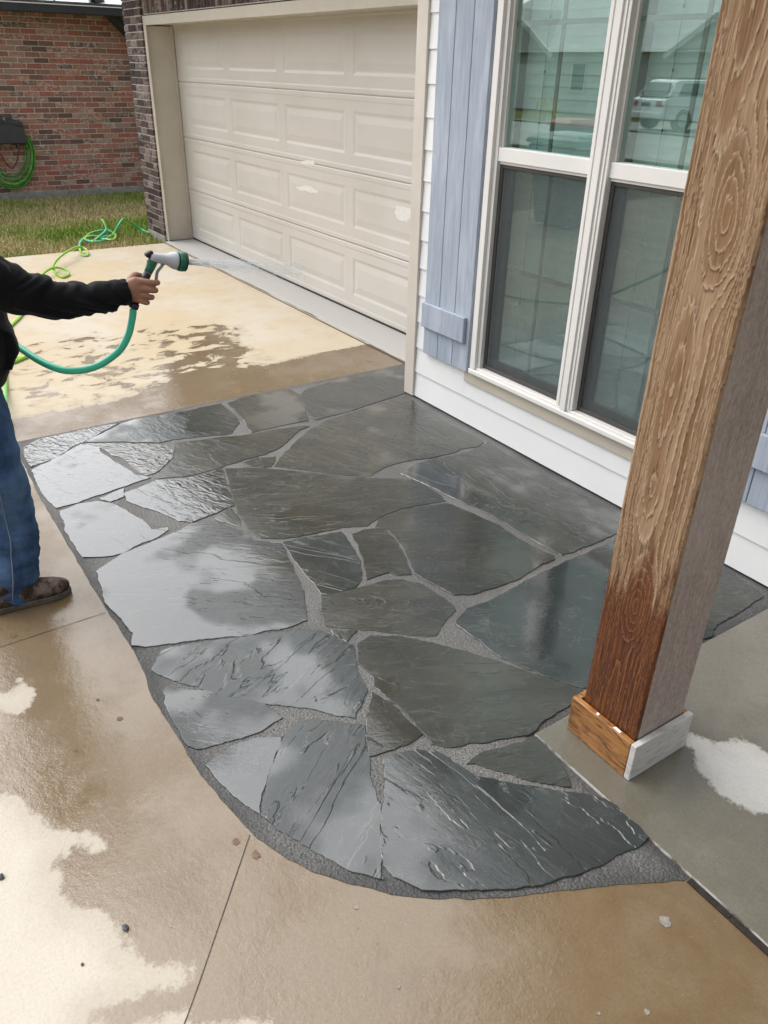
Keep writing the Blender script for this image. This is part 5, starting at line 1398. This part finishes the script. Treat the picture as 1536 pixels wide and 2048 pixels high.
# ------------------------------------------------------------------ hose box on the neighbour's wall, board behind the pier
def make_hose_box():
    X = -12.998
    hb = thing('hose_hanger', 'dark grey hose hanger box fixed to the red brick wall', 'hose hanger', (X, 2.33, .70))
    y0, y1, z0, z1 = 2.06, 2.515, .735, 1.03
    n = 12; poly = [(y0, z0), (y1 + .015, z0 - .01), (y1, z1 - .03)] + [(y1 - (y1 - y0) * i / n, z1 - .03 + .05 * math.sin(math.pi * i / n)) for i in range(1, n)] + [(y0, z1 - .03)]
    mb = MB(); k = len(poly)
    mb.add([(X, a, b) for a, b in poly] + [(X + .16, a, b) for a, b in poly], [tuple(range(k)), tuple(range(k, 2 * k))[::-1]] + [(i, k + i, k + (i + 1) % k, (i + 1) % k) for i in range(k)])
    mb.build('box', M['box_grey'], hb, .012, fix=True)
    m2 = MB().tube([(X + .165, y1 - .44 * i / 10, z1 - .09 + .045 * math.sin(math.pi * i / 10)) for i in range(11)], .007, 6); m2.build('lid_edge', M['box_grey'], hb)
    MB().box(X + .161, X + .176, 2.27, 2.30, 1.02, 1.06).build('latch', M['nz_trig'], hb, .003)
    MB().box(X + .02, X + .15, 2.14, 2.16, .66, .724).box(X + .02, X + .15, 2.40, 2.42, .66, .724).build('hook', M['box_grey'], hb)
    ch = thing('coiled_hose', 'coiled bright green hose hanging below the grey hanger box', 'hose', (X + .1, 2.3, .55))
    for i in range(7):
        rr = .20 + .017 * i + random.uniform(-.006, .006); dz = random.uniform(-.01, .01); xx = X + .04 + .02 * (i % 5)
        pts = []
        for q in range(36):
            w = 2 * math.pi * q / 36
            pts.append((xx + .006 * math.sin(3 * w + i), 2.29 + rr * 1.12 * math.cos(w) + .03 * math.sin(w), .60 + dz + (rr * 1.55 if math.sin(w) < 0 else rr * 1.1) * math.sin(w) - .0))
        pts.append(pts[0])
        MB().tube(pts, .0105, 7, caps=False).build('coil', M['hose_reel'], ch)
    MB().tube(catmull([(X + .12, 2.10, .72), (X + .12, 2.16, .60), (X + .10, 2.24, .44), (X + .10, 2.30, .42), (X + .10, 2.36, .50), (X + .12, 2.42, .66), (X + .12, 2.46, .71)], 5), .010, 7).build('lead', M['copper'], ch)
make_hose_box()

def make_board():
    s = thing('leaning_board', 'white edged board leaning against the far side of the brick pier', 'board', (-9.9, 3.42, 0))
    # leans against the pier's end
    a = Vector((-9.93, 3.22, -.02)); b = Vector((-9.66, 3.30, .56)); d = b - a
    w = Vector((0.02, .30, 0)); nn = d.cross(w).normalized() * .008
    MB().obox((a + b) / 2 + w / 2, d / 2, w / 2, nn).build('panel', M['box_grey'], s, .002)
    MB().obox((a + b) / 2 - w.normalized() * .0085, d / 2, w.normalized() * .008, nn * 1.2).build('edge_strip', M['sign'], s, .001)
make_board()

# ------------------------------------------------------------------ across the street, seen in the window
def make_car():
    c = thing('parked_car', 'white sport utility vehicle parked across the street, mirrored in the window', 'car', (-20.2, -21.6, 0))
    L, W = 4.7, 1.9
    cx, cy = -20.2, -21.6; a = R(12)
    ca, sa = math.cos(a), math.sin(a)
    def T(x, y, z): return (cx + x * ca - y * sa, cy + x * sa + y * ca, z)   # y: along the car, +y is the rear
    def shell(prof, w0, w1, nm, mt, bv=.05):
        # prof: (y, z) side outline ; narrower towards the roof
        zs = [q[1] for q in prof]; zl, zh = min(zs), max(zs)
        n = len(prof); v = []
        for s in (-1, 1):
            for y, z in prof:
                w = w0 + (w1 - w0) * (z - zl) / (zh - zl)
                v.append(T(s * w, y, z))
        MB().add(v, [tuple(range(n)), tuple(range(n, 2 * n))[::-1]] + [(i, n + i, n + (i + 1) % n, (i + 1) % n) for i in range(n)]).build(nm, mt, c, bv, fix=True)
    shell([(-2.35, .38), (-2.35, .80), (-2.2, .98), (-1.25, 1.08), (1.9, 1.10), (2.28, 1.0), (2.34, .55), (2.2, .36)], .95, .90, 'body', M['car_white'])
    shell([(-1.25, 1.08), (-.45, 1.56), (.2, 1.62), (1.6, 1.60), (1.75, 1.55), (2.12, 1.09)], .88, .68, 'cabin', M['car_white'])
    v = [T(-.72, 2.105, 1.13), T(.72, 2.105, 1.13), T(.60, 1.83, 1.50), T(-.60, 1.83, 1.50)]
    MB().add([tuple(Vector(p) + Vector((-.02 * sa, .03, .012))) for p in v], [(0, 1, 2, 3)]).build('rear_window', M['car_glass'], c)
    for s in (-1, 1):
        q = [T(s * .895, -.95, 1.12), T(s * .895, 1.75, 1.12), T(s * .74, 1.45, 1.50), T(s * .74, -.40, 1.50)]
        MB().add(q, [(0, 1, 2, 3)]).build('side_window', M['car_glass'], c)
        MB().add([T(s * .92, 2.30, .78), T(s * .55, 2.36, .78), T(s * .55, 2.33, .96), T(s * .90, 2.24, .98)], [(0, 1, 2, 3)]).build('tail_lamp', M['car_red'], c)
        MB().obox(T(s * .70, 1.0 - .2, 1.66), (0.02, 0, 0), (-.9 * sa, .9 * ca, 0), (0, 0, .02)).build('roof_rail', M['steel'], c)
        for y in (-1.45, 1.40):
            w = MB().lathe(T(s * .72, y, .36), (ca * s, sa * s, 0), [(0, .30), (.0, .36), (.22, .36), (.24, .33), (.24, .25)], 24).build('wheel', M['car_black'], c)
            MB().lathe(T(s * .945, y, .36), (ca * s, sa * s, 0), [(0, .22), (.02, .20), (.015, .05)], 18).build('rim', M['steel'], w)
    MB().obox(T(0, 2.33, .50), (.90 * ca, .90 * sa, 0), (-.06 * sa, .06 * ca, 0), (0, 0, .10)).build('bumper', M['car_white'], c, .04)
    MB().obox(T(0, 2.345, .84), (.22 * ca, .22 * sa, 0), (-.012 * sa, .012 * ca, 0), (0, 0, .06)).build('number_plate', M['box_grey'], c, .005)
make_car()
def make_bin(x, y, w, mat, lid, rz, lb):
    b = thing('wheelie_bin', lb, 'bin', (x, y, 0), 'bins mirrored in the window')
    ca, sa = math.cos(rz), math.sin(rz)
    T = lambda p, q, z: (x + p * ca - q * sa, y + p * sa + q * ca, z)
    f = lambda s0, s1, z0, z1: ([T(i * s0, j * s0, z0) for i, j in ((-1, -1), (1, -1), (1, 1), (-1, 1))], [T(i * s1, j * s1, z1) for i, j in ((-1, -1), (1, -1), (1, 1), (-1, 1))])
    r = list(f(w * .36, w * .48, .04, .98)); MB().loft(r, True, False).build('tub', mat, b, .03, fix=True)
    r = list(f(w * .51, w * .50, .985, 1.04)) + [f(w * .51, w * .36, .985, 1.10)[1]]; MB().loft(r, True, False).build('lid', lid, b, .02, fix=True)
    for s in (-1, 1):
        MB().lathe(T(s * w * .30, -w * .42, .12), (ca * s, sa * s, 0), [(0, .05), (0, .12), (.05, .12), (.05, .05)], 16).build('wheel', M['car_black'], b)
    MB().tube([T(-w * .4, -w * .56, 1.0), T(w * .4, -w * .56, 1.0)], .018, 8).build('handle', mat, b)
make_bin(-10.2, -5.1, .62, M['bin_dark'], M['bin_red'], .2, 'charcoal wheeled bin with a red lid, mirrored in the window')
make_bin(-7.7, -2.5, .80, M['bin_teal'], M['bin_teal'], -.15, 'dark green wheeled bin mirrored low in the window')
def make_letters():
    for ch, x in zip('JOY', (-25.8, -26.35, -26.9)):
        cu = bpy.data.curves.new('yard_letter', 'FONT'); cu.body = ch; cu.size = .66; cu.extrude = .02; cu.align_x = 'CENTER'
        t = bpy.data.objects.new('tmp', cu); COL.objects.link(t)
        dg = bpy.context.evaluated_depsgraph_get(); dg.update()
        m = bpy.data.meshes.new_from_object(t.evaluated_get(dg)); bpy.data.objects.remove(t, do_unlink=True)
        # face the house (+Y); letters read from there
        for v in m.vertices:
            v.co = Vector((x - v.co.x, -15.4 + 4.6 * -1 + v.co.z, .36 + v.co.y))
        m.update()
        r = thing('yard_letter', 'yellow yard letter %s on a stake, mirrored in the window' % ch, 'letter', (x, -20.0, 0), 'letters on the far lawn')
        m.materials.clear(); obj('letter', m, M['yellow'], r)
        MB().box(x - .012, x + .012, -20.05, -20.03, -.03, .60).build('stake', M['steel'], r)
make_letters()
def make_far_house():
    h = thing('far_house', 'grey brick house with white gable trim across the street, mirrored in the window', 'house', (-28, -27, 0))
    y = -27.0
    MB().box(-42, -10, y - 9, y, -0.03, 2.7).build('wall', M['wall_tan'], h)
    MB().add([(-43, y + .4, 2.62), (-9, y + .4, 2.62), (-11, y - 5, 5.4), (-41, y - 5, 5.4), (-43, y - 9.6, 2.62), (-9, y - 9.6, 2.62)], [(0, 1, 2, 3), (3, 2, 5, 4), (0, 3, 4), (1, 5, 2)]).build('roof', M['wall_tan'], h)
    for xa, xb in ((-26.0, -17.0), (-40.0, -33.4)):
        xm = (xa + xb) / 2; zp = 2.57 + (xb - xa) / 2 * .62
        MB().add([(xa, y + .30, 2.57), (xb, y + .30, 2.57), (xm, y + .30, zp), (xa, y - 5, 2.57), (xb, y - 5, 2.57), (xm, y - 5, zp)], [(0, 1, 2), (0, 2, 5, 3), (2, 1, 4, 5)]).build('gable', M['wall_tan'], h)
        for s, xe in ((-1, xa), (1, xb)):
            a = Vector((xe + s * .25, y + .36, 2.57 - .155)); b = Vector((xm, y + .36, zp)); d = b - a
            MB().obox((a + b) / 2, d / 2, (0, .05, 0), Vector((0, 1, 0)).cross(d).normalized() * .11).build('rake_board', M['white'], h)
    g = MB().box(-36.4, -33.9, y + .002, y + .05, 0.0, 2.1).build('garage_door', M['white'], h)
    MB().box(-24.2, -18.6, y + .002, y + .05, 0.0, 2.15).build('garage_door', M['white'], h)
    for x in (-31.5, -29.5):
        w = MB().box(x - .5, x + .5, y + .002, y + .05, .9, 2.2).build('window', M['white'], h); MB().box(x - .43, x + .43, y + .0505, y + .06, .97, 2.13).build('pane', M['car_glass'], w)
make_far_house()
